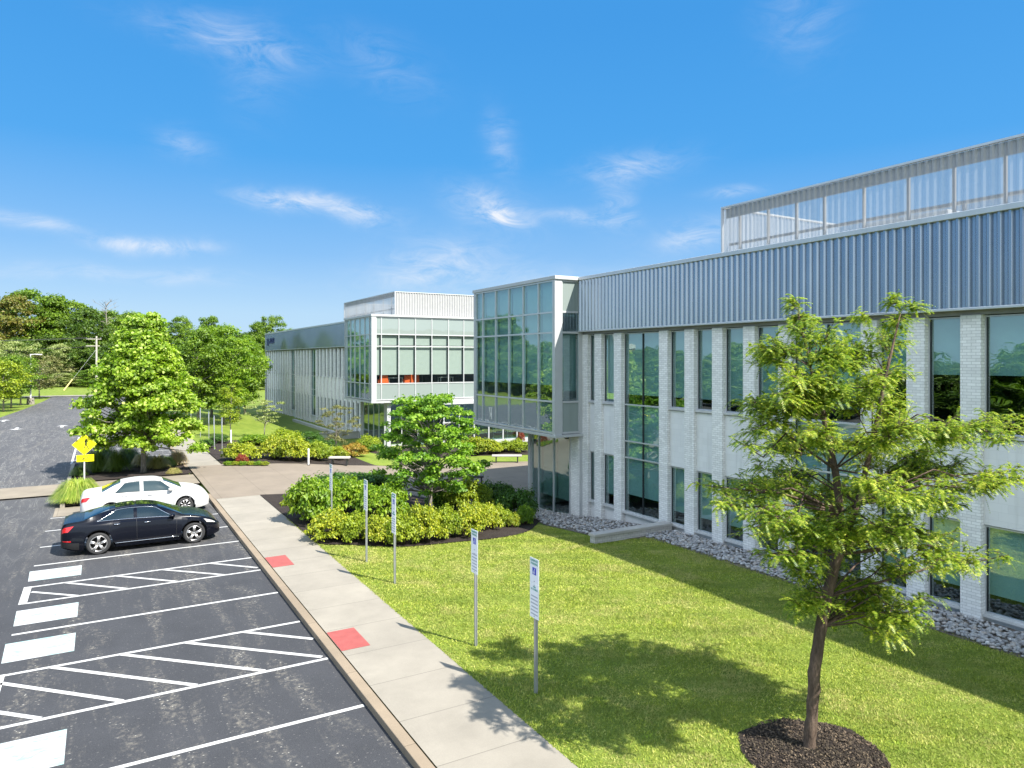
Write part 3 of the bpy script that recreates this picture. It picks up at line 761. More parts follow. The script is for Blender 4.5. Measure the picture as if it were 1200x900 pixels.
# ---- near building
b1 = thing('office_building', 'near white brick office wing with ribbed blue-grey metal band and rooftop screen', 'building', (17.65, 8, 0))
north = [24.55, 23.61, 22.33, 19.70, 18.39, 17.10, 15.78, 14.43, 11.75, 10.50, 9.20, 6.55, 5.25, 3.95, 2.6, 0.0, -1.3, -2.6, -3.9, -6.5, -7.8, -9.1]
wing(b1, 17.65, north, None, -9.6, 24.5, -.8, blind_u=lambda y: 5.72 if y < 11.5 else 4.72)
ribbed('metal_band', 17.52, -9.6, 24.5, 7.31, 9.42, .225, .075, M['band'], b1)
mb = MB(); mb.box(17.40, 17.75, -9.7, 24.5, 9.42, 9.56); mb.box(17.44, 17.56, -9.7, 24.5, 7.245, 7.308); mb.build('parapet_cap', M['alu'], b1, bevel=.01)
MB().box(17.98, 18.1, -9.6, 24.4, 7.32, 9.4).box(17.66, 45, -9.8, -9.65, -.5, 9.4).build('wall', M['soffit'], b1)
MB().box(17.76, 45, -9.6, 31.9, 9.28, 9.34).build('roof', M['roof'], b1)
MB().box(18.05, 24.4, -9.6, 31.6, 3.4, 3.9).build('floor_slab', M['insidefloor'], b1); MB().box(18.05, 24.4, -9.6, 28.2, -.85, -.75).build('floor_slab', M['insidefloor'], b1)
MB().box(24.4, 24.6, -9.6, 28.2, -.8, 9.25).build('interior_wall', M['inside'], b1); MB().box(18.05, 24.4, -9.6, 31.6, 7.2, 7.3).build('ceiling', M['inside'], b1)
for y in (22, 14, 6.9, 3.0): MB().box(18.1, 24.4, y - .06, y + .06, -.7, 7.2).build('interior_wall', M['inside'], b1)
# projecting glass box
X1 = 16.3
ysW = [24.62, 25.77, 27.04, 28.32, 29.58, 30.9, 31.62]
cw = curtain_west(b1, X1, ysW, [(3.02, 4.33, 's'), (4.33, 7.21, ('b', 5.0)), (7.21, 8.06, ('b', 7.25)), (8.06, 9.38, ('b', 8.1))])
MB().box(X1 - .06, X1 + .3, 24.44, 24.58, 2.9, 9.42).build('corner_post', M['white_alu'], b1); MB().box(X1 - .06, X1 + .06, 31.65, 31.8, 2.9, 9.42).build('corner_post', M['white_alu'], b1)
curtain_south(b1, 24.52, [16.62, 17.5], [(3.02, 4.31, 's'), (4.31, 7.22, ('b', 4.75)), (7.22, 8.08, ('b', 7.9)), (8.08, 9.38, 's')], glass='glass')
MB().box(X1 - .09, 18.2, 24.38, 31.9, 9.42, 9.57).build('box_fascia', M['white_alu'], b1, bevel=.01); MB().box(X1 - .09, 17.66, 24.38, 31.9, 2.84, 2.96).build('box_fascia', M['white_alu'], b1, bevel=.01)
MB().box(16.35, 17.66, 24.6, 31.7, 2.962, 3.0).box(16.5, 18.1, 24.62, 31.7, 3.9, 3.96).build('box_floor', M['soffit'], b1)
MB().box(17.532, 17.66, 24.45, 24.58, -.8, 9.41).build('corner_trim', M['white_alu'], b1)
MB().box(16.36, 24, 31.72, 31.86, 2.97, 9.4).build('north_wall', M['brick'], b1)
MB().box(24.0, 45, 28.3, 28.4, -1, 9.3).build('back_wall', M['brick'], b1)
MB().box(16.36, 24, 28.44, 31.7, 2.9, 2.96).build('overhang_soffit', M['soffit'], b1)
# ground floor glass below the box
ysG = [25.12, 26.4, 27.64, 28.24]
m = MB()
for y in ysG: m.box(17.45, 17.55, y - .03, y + .03, -.9, 2.84)
for a, b in zip(ysG, ysG[1:]): m.box(17.455, 17.545, a + .03, b - .03, -.9, -.74); m.box(17.455, 17.545, a + .03, b - .03, 2.76, 2.84)
gw = m.build('shopfront', M['alu'], b1)
for a, b in zip(ysG, ysG[1:]):
    MB().face([(17.5, b - .02, -.76), (17.5, a + .02, -.76), (17.5, a + .02, 2.78), (17.5, b - .02, 2.78)]).build('pane', M['glass'], gw)
    MB().box(17.7, 17.705, a + .03, b - .03, -.1, 2.78).build('blind', M['blind'], gw)
MB().box(17.40, 17.6, 28.27, 28.47, -1.0, 2.84).build('column', M['white_alu'], b1)
MB().box(17.5, 17.8, 24.5, 25.09, -1.0, 2.84).build('end_pier', M['brick'], b1)
mb = MB(); mb.box(17.6, 24.4, 28.3, 28.42, -1, 2.95); mb.build('side_wall', M['block'], b1)
# rooftop screen
def screen(root, x0, x1, y0, y1, ztop, south_white=False, posts=(), pitch=.2):
    s = ribbed('rooftop_screen', x0, y0, y1, 9.34, ztop, pitch, .045, M['perf'], root)
    ribbed('screen_panel', x1, y0, y1, 9.34, ztop, pitch, .045, M['perf'], s)
    ribbed('screen_panel', y1, x0, x1, 9.34, ztop, pitch, .045, M['perf'], s, axis='X')
    ribbed('screen_panel', y0, x0, x1, 9.34, ztop, pitch, .045, M['ribwhite'] if south_white else M['perf'], s, axis='X')
    m = MB()
    m.box(x0 - .08, x0 + .05, y0 - .06, y1 + .06, ztop, ztop + .06); m.box(x1 - .05, x1 + .08, y0 - .06, y1 + .06, ztop, ztop + .06)
    m.box(x0 + .05, x1 - .05, y1 - .06, y1 + .06, ztop, ztop + .06); m.box(x0 + .05, x1 - .05, y0 - .06, y0 + .06, ztop, ztop + .06)
    m.box(x0 - .07, x0 + .0, y1, y1 + .07, 9.34, ztop); m.box(x0 - .07, x0, y0 - .07, y0, 9.34, ztop)
    m.build('screen_trim', M['alu'], s)
    m = MB()
    for y in posts: m.box(x0 + .06, x0 + .14, y - .033, y + .033, 9.34, ztop - .02)
    m.box(x0 + .17, x0 + .25, y0 + .1, y1 - .1, 10.1, 10.18); m.box(x0 + .02, x0 + .05, y0 + .1, y1 - .1, ztop - .36, ztop - .02)
    yy = y0 + .5
    while yy < y1:
        m.box(x1 - .16, x1 - .06, yy - .05, yy + .05, 9.34, ztop - .02); yy += 2.4
    m.box(x1 - .25, x1 - .17, y0 + .1, y1 - .1, 10.3, 10.4)
    m.build('screen_frame', M['soffit'], s)
    return s
screen(b1, 19.0, 25.5, -9.0, 17.85, 11.4, posts=(17.2, 16.0, 14.9, 13.9, 12.6, 11.3, 10.1, 8.9, 7.6, 6.3, 5, 3.7, 2.4))
mb = MB(); mb.box(21.0, 23.6, 4.5, 8.8, 9.34, 10.75).box(21.4, 23.2, 11.5, 14.2, 9.34, 10.5); mb.build('air_handler', M['white_alu'], b1, bevel=.03)
mb = MB()
for k in range(9): mb.box(20.93, 20.98, 4.7 + k * .45, 4.95 + k * .45, 9.7, 10.5)
mb.build('louvre', M['soffit'], b1)

# ---- far building, the mirror of the near one
b2 = thing('office_building', 'far office wing with sunlit glass-fronted box and blue lettering, across the courtyard', 'building', (18.05, 52.5, -.6))
XB, YB = 18.05, 52.5
curtain_west(b2, XB, [52.62, 53.1, 54.25, 55.49, 56.78, 57.93, 58.92, 59.3], [(2.95, 4.2, 's'), (4.2, 7.14, ('b', 4.9)), (7.14, 8.04, ('b', 7.2)), (8.04, 9.36, ('b', 8.1))])
curtain_south(b2, YB, [18.36, 18.78, 20.21, 21.61, 23.02, 24.49, 25.87, 27.3, 28.7, 30.1, 31.5], [(2.95, 4.2, 's'), (4.2, 7.12, ('b', 4.88)), (7.12, 8.04, ('b', 7.2)), (8.04, 9.36, 's')])
MB().box(XB - .08, XB + .28, YB - .1, YB + .1, 2.8, 9.42).build('corner_post', M['white_alu'], b2); MB().box(XB - .05, XB + .08, 59.3, 59.45, 2.8, 9.42).build('corner_post', M['white_alu'], b2)
MB().box(XB - .12, 31.8, YB - .14, YB + .3, 9.42, 9.58).box(XB - .12, XB + .3, YB + .3, 59.5, 9.42, 9.58).build('box_fascia', M['white_alu'], b2); MB().box(XB - .1, 31.8, YB - .12, 59.5, 2.72, 2.86).build('box_fascia', M['white_alu'], b2)
# recessed ground floor
m = MB(); xs = [19.6, 21, 22.4, 23.8, 25.2, 26.6, 28.0, 29.4, 30.8, 32.2, 33.6, 35]
Y0 = 53.9
for x in xs: m.box(x - .035, x + .035, Y0 - .05, Y0 + .05, -1.0, 2.72)
m.box(19.6, 35, Y0 - .045, Y0 + .045, -1.2, -.75)
gw = m.build('shopfront', M['alu'], b2)
for a, b in zip(xs, xs[1:]): MB().face([(a, Y0, -.8), (b, Y0, -.8), (b, Y0, 2.7), (a, Y0, 2.7)]).build('pane', M['glass'], gw)
m = MB(); ysb = [53.9, 55.2, 56.5, 57.8, 59.1]
for y in ysb: m.box(19.52, 19.6, y - .035, y + .035, -1, 2.72)
gw2 = m.build('shopfront', M['alu'], b2)
for a, b in zip(ysb, ysb[1:]): MB().face([(19.56, b, -.8), (19.56, a, -.8), (19.56, a, 2.7), (19.56, b, 2.7)]).build('pane', M['glass'], gw2)
MB().box(19.35, 19.65, 52.75, 53.05, -1, 2.72).build('column', M['white_alu'], b2)
piers2 = []
lf = [59.9 + 1.31 * k for k in range(31)]
bigs = (13, 18)
lf2 = [y for i, y in enumerate(lf) if i not in (19, 12)]
wing(b2, 19.4, lf2, None, 59.3, 99.4, -1.2, mirror=True)
ribbed('metal_band', 19.27, 59.45, 99.4, 7.31, 9.42, .3, .05, M['band'], b2)
MB().box(19.15, 19.5, 59.3, 99.5, 9.42, 9.56).box(19.2, 19.32, 59.45, 99.5, 7.245, 7.308).box(19.2, 19.6, 99.4, 99.55, -1, 9.42).build('parapet_cap', M['alu'], b2)
MB().box(19.75, 19.9, 59.3, 99.4, 7.32, 9.4).box(19.6, 45, 99.35, 99.5, -1, 9.4).build('wall', M['soffit'], b2)
MB().prism([(18.2, YB + .2), (45, YB + .2), (45, 99.3), (19.6, 99.3), (19.6, 59.4), (18.2, 59.4)], 9.28, 9.34).build('roof', M['roof'], b2)
MB().prism([(18.2, YB + .35), (45, YB + .35), (45, 99.2), (19.85, 99.2), (19.85, 59.2), (18.2, 59.2)], 3.5, 3.9).build('floor_slab', M['insidefloor'], b2)
MB().box(19.85, 45, Y0 + .1, 99.2, -.95, -.85).build('floor_slab', M['insidefloor'], b2)
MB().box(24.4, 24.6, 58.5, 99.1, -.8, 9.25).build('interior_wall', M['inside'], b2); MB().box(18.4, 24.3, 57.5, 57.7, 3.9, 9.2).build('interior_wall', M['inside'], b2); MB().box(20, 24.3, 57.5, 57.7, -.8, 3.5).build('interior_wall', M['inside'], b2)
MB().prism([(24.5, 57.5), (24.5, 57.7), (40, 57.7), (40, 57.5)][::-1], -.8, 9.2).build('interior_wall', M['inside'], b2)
screen(b2, 20.1, 34, 52.95, 66.3, 11.4, south_white=True, posts=(54, 56, 58.3, 60.5, 63, 65.5), pitch=.22)
# dark blue lettering near the far end of the band (illegible in the photo apart from its rhythm)
M['bluesign'] = simple('blue_letter', (.02, .035, .12), .5)
mb = MB(); yy = 97.9
for k, (w, h, lo) in enumerate(((.6, .95, 7.9), (.35, .35, 8.15), (.35, .35, 8.15), (.75, .7, 8.15), (.75, .7, 8.15), (.8, .7, 8.15))):
    mb.box(19.14, 19.2, yy - w, yy, lo, lo + .16).box(19.14, 19.2, yy - w, yy - w + .18, lo + .16, lo + h - .14).box(19.14, 19.2, yy - .16, yy, lo + .16, lo + h - .14).box(19.14, 19.2, yy - w, yy, lo + h - .14, lo + h)
    yy -= w + .12
mb.build('sign_letters', M['bluesign'], b2)

# low single-storey glazed link on the right of the courtyard
lk_ = thing('link_building', 'low glazed link with white sill behind the courtyard shrubs', 'building', (30, 51.5, -.95))
m = MB(); xs = [23.6, 24.95, 26.3, 27.65, 29.0, 30.35, 31.7, 33.05, 34.4]
for x in xs: m.box(x - .05, x + .05, 51.4, 51.5, -.55, 2.5)
m.box(23.5, 34.5, 51.38, 51.48, 1.0, 1.08)
wl = m.build('window', M['white_alu'], lk_)
for a, b in zip(xs, xs[1:]): MB().face([(a, 51.46, -.55), (b, 51.46, -.55), (b, 51.46, 2.5), (a, 51.46, 2.5)]).build('pane', M['glass'], wl)
MB().box(23.5, 34.5, 51.3, 51.6, -1.2, -.55).box(23.5, 34.5, 51.3, 52.2, 2.5, 2.75).build('wall', M['white_alu'], lk_)
# interior furniture seen through the sunlit glass
M['orange'] = simple('orange_fabric', (.75, .11, .015), .8)
def armchair(x, y, rz, label):
    t = thing('armchair', label, 'armchair', (x, y, 3.9), 'orange armchairs upstairs', rz)
    MB().box(-.3, .3, -.3, .3, .22, .42).build('seat', M['orange'], t, local=True, bevel=.04)
    MB().box(-.34, .34, .3, .42, .2, .98).build('backrest', M['orange'], t, local=True, bevel=.05)
    MB().box(-.42, -.31, -.28, .3, .2, .62).build('armrest', M['orange'], t, local=True, bevel=.03)
    MB().box(.31, .42, -.28, .3, .2, .62).build('armrest', M['orange'], t, local=True, bevel=.03)
    m = MB()
    for a in (-.28, .28):
        for b in (-.25, .35): m.tube([(a, b, 0), (a, b, .22)], .02, 6)
    m.build('leg', M['steel'], t, local=True)
armchair(19.15, 53.3, pi, 'orange armchair behind the glass nearest the white corner of the far building')
armchair(21.3, 53.4, pi * .95, 'orange armchair behind the glass further right, past the white desk in the far building')
armchair(21.9, 53.7, pi * 1.05, 'orange armchair tucked behind its neighbour, deeper inside the far building')
def table(x, y, z, label):
    t = thing('desk', label, 'desk', (x, y, z), 'white desks upstairs')
    MB().box(-.6, .6, -.3, .3, .70, .74).build('tabletop', M['white_metal'], t, local=True)
    for a in (-.55, .55):
        for b in (-.26, .26): MB().box(a - .02, a + .02, b - .02, b + .02, 0, .7).build('leg', M['white_metal'], t, local=True)
table(20.2, 53.4, 3.9, 'white desk between the orange armchairs behind the upstairs glass')
table(24.7, 53.5, 3.9, 'white desk standing alone right of the armchairs behind the upstairs glass')

# low walls by the lawns
t = thing('retaining_wall', 'low light brick retaining wall with stone cap at the lawn edge', 'wall', (15.9, 19.0, 0))
MB().box(14.22, 17.62, 18.98, 19.26, -.75, .17).build('wall', M['ret'], t)
MB().box(14.18, 17.6, 18.93, 19.31, .173, .27).build('cap', M['cap'], t, bevel=.01)
t = thing('retaining_wall', 'low grey wall by the far lawn, below the far wing', 'wall', (16.5, 60, -.8))
MB().box(15.0, 19.3, 59.6, 59.9, -1.2, -.2).box(17.9, 18.2, 59.9, 78, -1.2, -.35).build('wall', M['ret'], t)
MB().box(14.95, 19.3, 59.55, 59.95, -.197, -.1).build('cap', M['cap'], t)
# brown brick building over the street, seen only in the glass of the box
t = thing('brick_building', 'brown brick building reflected in the glass box', 'building', (-62, 150, 0))
MB().box(-72, -58, 128, 172, -.5, 9).build('wall', M['redbrick'], t)
m = MB()
for k in range(8):
    for z in (1.2, 5): m.box(-58, -57.9, 131 + k * 5, 133.5 + k * 5, z, z + 2)
m.build('window', M['dkframe'], t)
MB().box(-72.3, -57.7, 127.7, 172.3, 9, 9.4).build('roof', M['roof'], t)

# ------------------------------------------------------------------ cars
def interp(pts, x): return float(np.interp(x, [p[0] for p in pts], [p[1] for p in pts]))
def sinterp(pts, x):
    "smooth interpolation"
    X = [p[0] for p in pts]; Y = [p[1] for p in pts]
    if x <= X[0]: return Y[0]
    if x >= X[-1]: return Y[-1]
    i = int(np.searchsorted(X, x) - 1); 
    def m(k):
        if k <= 0 or k >= len(X) - 1:
            k2 = min(max(k, 0), len(X) - 2); return (Y[k2 + 1] - Y[k2]) / (X[k2 + 1] - X[k2])
        d0 = (Y[k] - Y[k - 1]) / (X[k] - X[k - 1]); d1 = (Y[k + 1] - Y[k]) / (X[k + 1] - X[k])
        return 0 if d0 * d1 <= 0 else 2 * d0 * d1 / (d0 + d1)
    h = X[i + 1] - X[i]; t = (x - X[i]) / h
    return (2 * t**3 - 3 * t**2 + 1) * Y[i] + (t**3 - 2 * t**2 + t) * h * m(i) + (-2 * t**3 + 3 * t**2) * Y[i + 1] + (t**3 - t**2) * h * m(i + 1)

M['tyre'] = simple('tyre_rubber', (.018, .018, .019), .8)
M['cartrim'] = simple('black_plastic', (.012, .012, .013), .5)
M['chrome'] = simple('chrome', (.75, .75, .76), .15, 1, .02)
M['rim'] = simple('alloy_rim', (.50, .49, .48), .3, .85, .05)
M['tail'] = simple('tail_lens', (.45, .008, .012), .15, coat=1)
M['lamp'] = simple('headlamp_lens', (.62, .6, .56), .1, .3, coat=1)
def carpaint(name, c, metal=0, rough=.25, coat=1):
    m, nt, _, lk = nmat(name); s = pbr(nt, c, rough, metal, None, .15, coat * .3)
    for n in nt.nodes:
        if n.type == 'BSDF_PRINCIPLED': n.inputs['Coat Roughness'].default_value = .02
    out(nt, s); return m
M['blackpaint'] = carpaint('deep_blue_black_paint', (.003, .004, .008)); M['whitepaint'] = carpaint('white_paint', (.50, .50, .495), rough=.35)
def make_carglass():
    m, nt, _, lk = nmat('car_glass'); gl = N(nt, 'ShaderNodeBsdfGlossy'); gl.inputs['Roughness'].default_value = .0; gl.inputs['Color'].default_value = (.9, 1, 1, 1)
    p = pbr(nt, (.012, .02, .022), .1); tr = N(nt, 'ShaderNodeBsdfTransparent'); tr.inputs['Color'].default_value = (.4, .5, .48, 1)
    m1 = N(nt, 'ShaderNodeMixShader'); m1.inputs[0].default_value = .6; lk.new(tr.outputs[0], m1.inputs[1]); lk.new(p, m1.inputs[2])
    m2 = N(nt, 'ShaderNodeMixShader'); lk.new(math_(nt, 'ADD', facing(nt, .4), .05), m2.inputs[0]); lk.new(m1.outputs[0], m2.inputs[1]); lk.new(gl.outputs[0], m2.inputs[2])
    out(nt, m2.outputs[0]); return m
M['carglass'] = make_carglass()

def make_car(label, P, paint, loc, spokes, chrome_line, seed):
    root = thing('parked_car', label, 'car', loc, 'cars parked in the accessible bays')
    L = P['L']; WB = P['wb']; xr = P['xr']; xf = xr + WB; R = P['R']
    top = P['top']; belt = P['belt']; wid = P['wid']
    def arch(x):
        z = -1
        for c in (xr, xf):
            d = abs(x - c); ra = R + .055
            if d < ra: z = max(z, R + sqrt(ra * ra - d * d))
        return z
    def section(x):
        W = sinterp(wid, x); zt = sinterp(top, x); zb = sinterp(belt, x); ar = arch(x)
        lo = .17 + .10 * smooth(.45, 0, x) + .06 * smooth(L - .45, L, x)
        z1 = max(lo, ar); z2 = max(lo + .14, ar + .015); z3 = max(.52, ar + .05); z3 = min(z3, zb - .1)
        flare = .02 * smooth(.75, .3, min(abs(x - xr), abs(x - xf)))
        zb2 = min(zb, zt - .015)
        g = smooth(0, .35, zt - zb - .06)          # how much greenhouse there is here
        wg = W * .90 ; wr = W * .905 - (.27 * g) * (W / .9)
        wtop = wr
        z8 = max(zt - .05 * g - .012 * (1 - g), zb2 + .01)
        z6 = zb2 + .012
        return [(0, z1), (W * .90, z1), (W * .965 + flare, z2), (W + flare, z3), (W * 1.0 + flare * .5, (z3 + zb2) * .5 + .02), (W * .965, zb2 - .03), (wg + .01, z6),
                ((wg + wtop) / 2 + .015 * g, (z6 + z8) / 2 + .01 * g), (wtop, z8), (wtop * .72, zt - .006), (0, zt)]
    xs = sorted(set([round(v, 3) for v in list(np.linspace(0, L, 60)) + [c + s * (R + .055) * k for c in (xr, xf) for k in (1.0, .97, .9, .78, .6, .4, .2, 0) for s in (-1, 1)]]))
    mb = MB(); nS = 11; secs = []
    for x in xs:
        s = section(x); ringp = [(x - L / 2, -y, z) for y, z in s] + [(x - L / 2, y, z) for y, z in s[1:-1][::-1]]
        mb.v += ringp; secs.append(s)
    n = 20
    for i in range(len(xs) - 1):
        for j in range(n): mb.f.append((i * n + j, i * n + (j + 1) % n, (i + 1) * n + (j + 1) % n, (i + 1) * n + j))
    mb.f.append(tuple(reversed(range(n)))); mb.f.append(tuple((len(xs) - 1) * n + j for j in range(n)))
    me = bpy.data.meshes.new('body'); me.from_pydata(mb.v, [], mb.f); me.update()
    body = fin(me, 'body', [paint, M['cartrim']], root, True, True)
    for i, p in enumerate(me.polygons):
        if i < (len(xs) - 1) * n and (i % n) in (0, n - 1): p.material_index = 1
    bmn = bmesh.new(); bmn.from_mesh(me); bmesh.ops.recalc_face_normals(bmn, faces=bmn.faces[:]); bmn.to_mesh(me); bmn.free()
    try: me.set_sharp_from_angle(angle=radians(38))
    except Exception: pass
    def surf(x, s, side, off=0.0):
        sec = section(x); i = min(int(s), 9); t = s - i
        y = sec[i][0] * (1 - t) + sec[i + 1][0] * t; z = sec[i][1] * (1 - t) + sec[i + 1][1] * t
        dy = sec[i + 1][0] - sec[i][0]; dz = sec[i + 1][1] - sec[i][1]; l = sqrt(dy * dy + dz * dz) + 1e-6
        y += dz / l * off; z += -dy / l * off
        return (x - L / 2, side * y, z)
    def patch(name, x0, x1, s0, s1, mat, off=.006, side=-1, nx=14, ns=6, parent=root, xfun=None):
        m = MB()
        for i in range(nx + 1):
            for j in range(ns + 1):
                t = j / ns; a, b = (xfun(t) if xfun else (x0, x1)); x = a + (b - a) * i / nx
                s = s0 + (s1 - s0) * t; m.v.append(surf(x, s, side, off))
        for i in range(nx):
            for j in range(ns):
                q = (i * (ns + 1) + j, (i + 1) * (ns + 1) + j, (i + 1) * (ns + 1) + j + 1, i * (ns + 1) + j + 1)
                m.f.append(q if side < 0 else q[::-1])
        return m.build(name, mat, parent, True, True)
    # glass
    (ra, rb), (wa, wb_) = P['rearglass'], P['windshield']
    for nm, a, b in (('rear_window', ra, rb), ('windscreen', wa, wb_)):
        m = MB(); nx = 12; S = [8.25 + (10 - 8.25) * k / 6 for k in range(7)]
        for i in range(nx + 1):
            x = a + (b - a) * i / nx
            row = [surf(x, s, -1, .006) for s in S] + [surf(x, s, 1, .006) for s in S[::-1][1:]]
            m.v += [(p[0], p[1], p[2] + .006) for p in row]
        w = 13
        for i in range(nx):
            for j in range(w - 1): m.f.append((i * w + j, (i + 1) * w + j, (i + 1) * w + j + 1, i * w + j + 1))
        m.build(nm, M['carglass'], root, True, True)
    for side in (-1, 1):
        (a0, a1, a2, a3) = P['dlo']     # rear-bottom x, B pillar, B pillar front, front-bottom x
        tr, tf = P['dlotop']
        patch('side_window', 0, 0, 6.25, 7.85, M['carglass'], .006, side, xfun=lambda t: (a0 + (tr - a0) * t, a1))
        patch('side_window', 0, 0, 6.25, 7.85, M['carglass'], .006, side, xfun=lambda t: (a2, a3 + (tf - a3) * t))
        m = MB()
        low = [surf(a0 + (a3 - a0) * k / 20, 6.2, side, .008) for k in range(21)]
        hi = [surf(a3 + (tf - a3) * k / 6, 6.2 + 1.7 * k / 6, side, .008) for k in range(1, 7)] + [surf(tf + (tr - tf) * k / 12, 7.92, side, .008) for k in range(1, 13)] + [surf(tr + (a0 - tr) * k / 6, 7.9 - 1.7 * k / 6, side, .008) for k in range(1, 7)]
        m.tube(low + hi, .009, 5, False); m.build('window_trim', M['chrome'] if chrome_line else M['cartrim'], root, True, True)
        m = MB()
        for sx in P['seams']: m.tube([surf(sx[0] + (sx[1] - sx[0]) * k / 8, 2.1 + 4.0 * k / 8, side, .0) for k in range(9)], .007, 4, False)
        m.tube([surf(P['seams'][0][0] + (P['seams'][-1][0] - P['seams'][0][0]) * k / 10, 2.1, side, 0) for k in range(11)], .004, 4, False)
        m.build('door_seam', M['cartrim'], root, False, True)
        for hx in P['handles']:
            p = surf(hx, 4.75, side, .0); m = MB(); m.tube([(p[0] - .1, p[1] + side * .0, p[2]), (p[0] - .07, p[1] + side * .035, p[2]), (p[0] + .07, p[1] + side * .035, p[2]), (p[0] + .1, p[1], p[2])], .013, 6); m.build('door_handle', M['chrome'] if chrome_line else paint, root, True, True)
        tl = P['tail']; patch('tail_light', tl[0], tl[1], tl[2], tl[3], M['tail'], .008, side, 8, 5, xfun=lambda t: (tl[0], tl[1] * (.55 + .45 * t)))
        hl = P['head']; patch('headlight', 0, 0, hl[2], hl[3], M['lamp'], .008, side, 8, 5, xfun=lambda t: (hl[0] + (1 - t) * .1, hl[1]))
        # mirror
        p = surf(P['mirror'], 6.1, side, .0); m = MB(); c = Vector((p[0] + .02, p[1] + side * .12, p[2] + .06))
        m.tube([c + Vector((.11, 0, 0)), c + Vector((.08, 0, 0)), c, c + Vector((-.06, 0, 0)), c + Vector((-.075, 0, 0))], [.02, .06, .078, .075, .05], 10)
        m.v = [(v[0], c.y + (v[1] - c.y) * 1.3, c.z + (v[2] - c.z) * .85) for v in m.v]
        m.tube([(p[0], p[1] - side * .03, p[2] + .01), (p[0] + .02, p[1] + side * .1, p[2] + .03)], .02, 6); m.build('mirror', paint, root, True, True)
        # side skirt
        m = MB(); m.tube([surf(xr + R + .12 + (WB - 2 * R - .24) * k / 8, 2.0, side, .004) for k in range(9)], .011, 6); m.build('side_skirt', M['chrome'] if chrome_line else M['cartrim'], root, True, True)
        for c in (xr, xf):
            yo = sinterp(wid, c) * 1.0 - .01
            def cyl(m, prof, nseg=28):
                base = len(m.v)
                for (yy, rr) in prof:
                    for k in range(nseg):
                        a = 2 * pi * k / nseg; m.v.append((c - L / 2 + rr * cos(a), side * yy, R + rr * sin(a)))
                for i in range(len(prof) - 1):
                    for k in range(nseg):
                        q = (base + i * nseg + k, base + i * nseg + (k + 1) % nseg, base + (i + 1) * nseg + (k + 1) % nseg, base + (i + 1) * nseg + k); m.f.append(q)
            m = MB(); cyl(m, [(yo - .22, R * .6), (yo - .21, R * .96), (yo - .17, R), (yo - .04, R), (yo - .005, R * .965), (yo, R * .85), (yo - .012, R * .70)])
            wh = m.build('wheel', M['tyre'], root, True, True)
            m = MB(); cyl(m, [(yo - .012, R * .72), (yo - .004, R * .69), (yo - .02, R * .65), (yo - .14, R * .62)])
            sp = MB(); hub = (c - L / 2, side * (yo - .03), R)
            for k in range(spokes):
                a = 2 * pi * k / spokes + .3 + seed
                u = Vector((cos(a), 0, sin(a))); v = Vector((-sin(a), 0, cos(a))); h = Vector(hub)
                for q in ((-.35, .35) if spokes == 5 else (0,)):
                    w0, w1 = (.03, .032) if spokes == 5 else (.02, .022)
                    b0 = h + u * R * .14 + v * .022 * q; b1 = h + u * R * .67 + v * .06 * q + Vector((0, side * .015, 0))
                    m.tube([b0, b1], [w0, w1], 6)
            m.tube([(hub[0], hub[1] - side * .04, hub[2]), (hub[0], hub[1] + side * .01, hub[2])], [R * .24, R * .17], 14)
            m.build('rim', M['rim'], wh, True, True)
            m = MB(); m.tube([(hub[0], side * (yo - .16), hub[2]), (hub[0], side * (yo - .13), hub[2])], R * .6, 20); m.build('brake', M['cartrim'], wh, True, True)
    # seats inside
    m = MB()
    for x in P['seats']:
        for y in (-.36, .36): m.box(x - L / 2 - .06, x - L / 2 + .08, y - .22, y + .22, .5, 1.08); m.box(x - L / 2, x - L / 2 + .45, y - .24, y + .24, .35, .55); m.box(x - L / 2 - .05, x - L / 2 + .03, y - .12, y + .12, 1.1, 1.22)
    m.build('seats', M['soffit'], root, False, True, bevel=.03)
    # bumpers, plate, lower grille
    MB().box(-L / 2 - .012, -L / 2 + .05, -.26, .26, .62, .76).build('licence_plate', M['white_metal'], root, local=True)
    MB().box(L / 2 - .06, L / 2 + .006, -.42, .42, .28, .52).build('grille', M['cartrim'], root, local=True, bevel=.01)
    if P.get('rear_trim'): patch('rear_diffuser', 0.02, .5, 1.3, 2.6, M['cartrim'], .006, -1, 8, 3); patch('reflector', 0.05, .28, 2.75, 3.0, M['tail'], .012, -1, 6, 2)
    return root, patch

BK = dict(L=4.68, wb=2.8, xr=1.03, R=.345,
    top=[(0, .84), (.06, 1.02), (.25, 1.08), (.58, 1.12), (1.0, 1.26), (1.45, 1.365), (1.95, 1.41), (2.35, 1.40), (2.75, 1.33), (3.12, 1.18), (3.5, 1.02), (3.9, .94), (4.3, .82), (4.55, .68), (4.68, .50)],
    belt=[(0, .80), (.1, .95), (.6, 1.01), (1.5, .995), (2.5, .965), (3.4, .93), (4.0, .85), (4.4, .72), (4.68, .50)],
    wid=[(0, .60), (.08, .74), (.3, .84), (.8, .895), (1.6, .90), (2.6, .905), (3.5, .90), (4.0, .88), (4.35, .80), (4.55, .68), (4.68, .46)],
    rearglass=(.64, 1.34), windshield=(2.74, 3.44), dlo=(.98, 2.02, 2.12, 3.28), dlotop=(1.52, 2.68),
    seams=[(1.28, 1.42), (2.12, 2.10), (3.28, 3.3)], handles=(1.55, 2.42), tail=(.03, .36, 4.15, 5.05), head=(4.12, 4.5, 4.0, 5.0), mirror=3.12, seats=(1.6, 2.45), rear_trim=True)
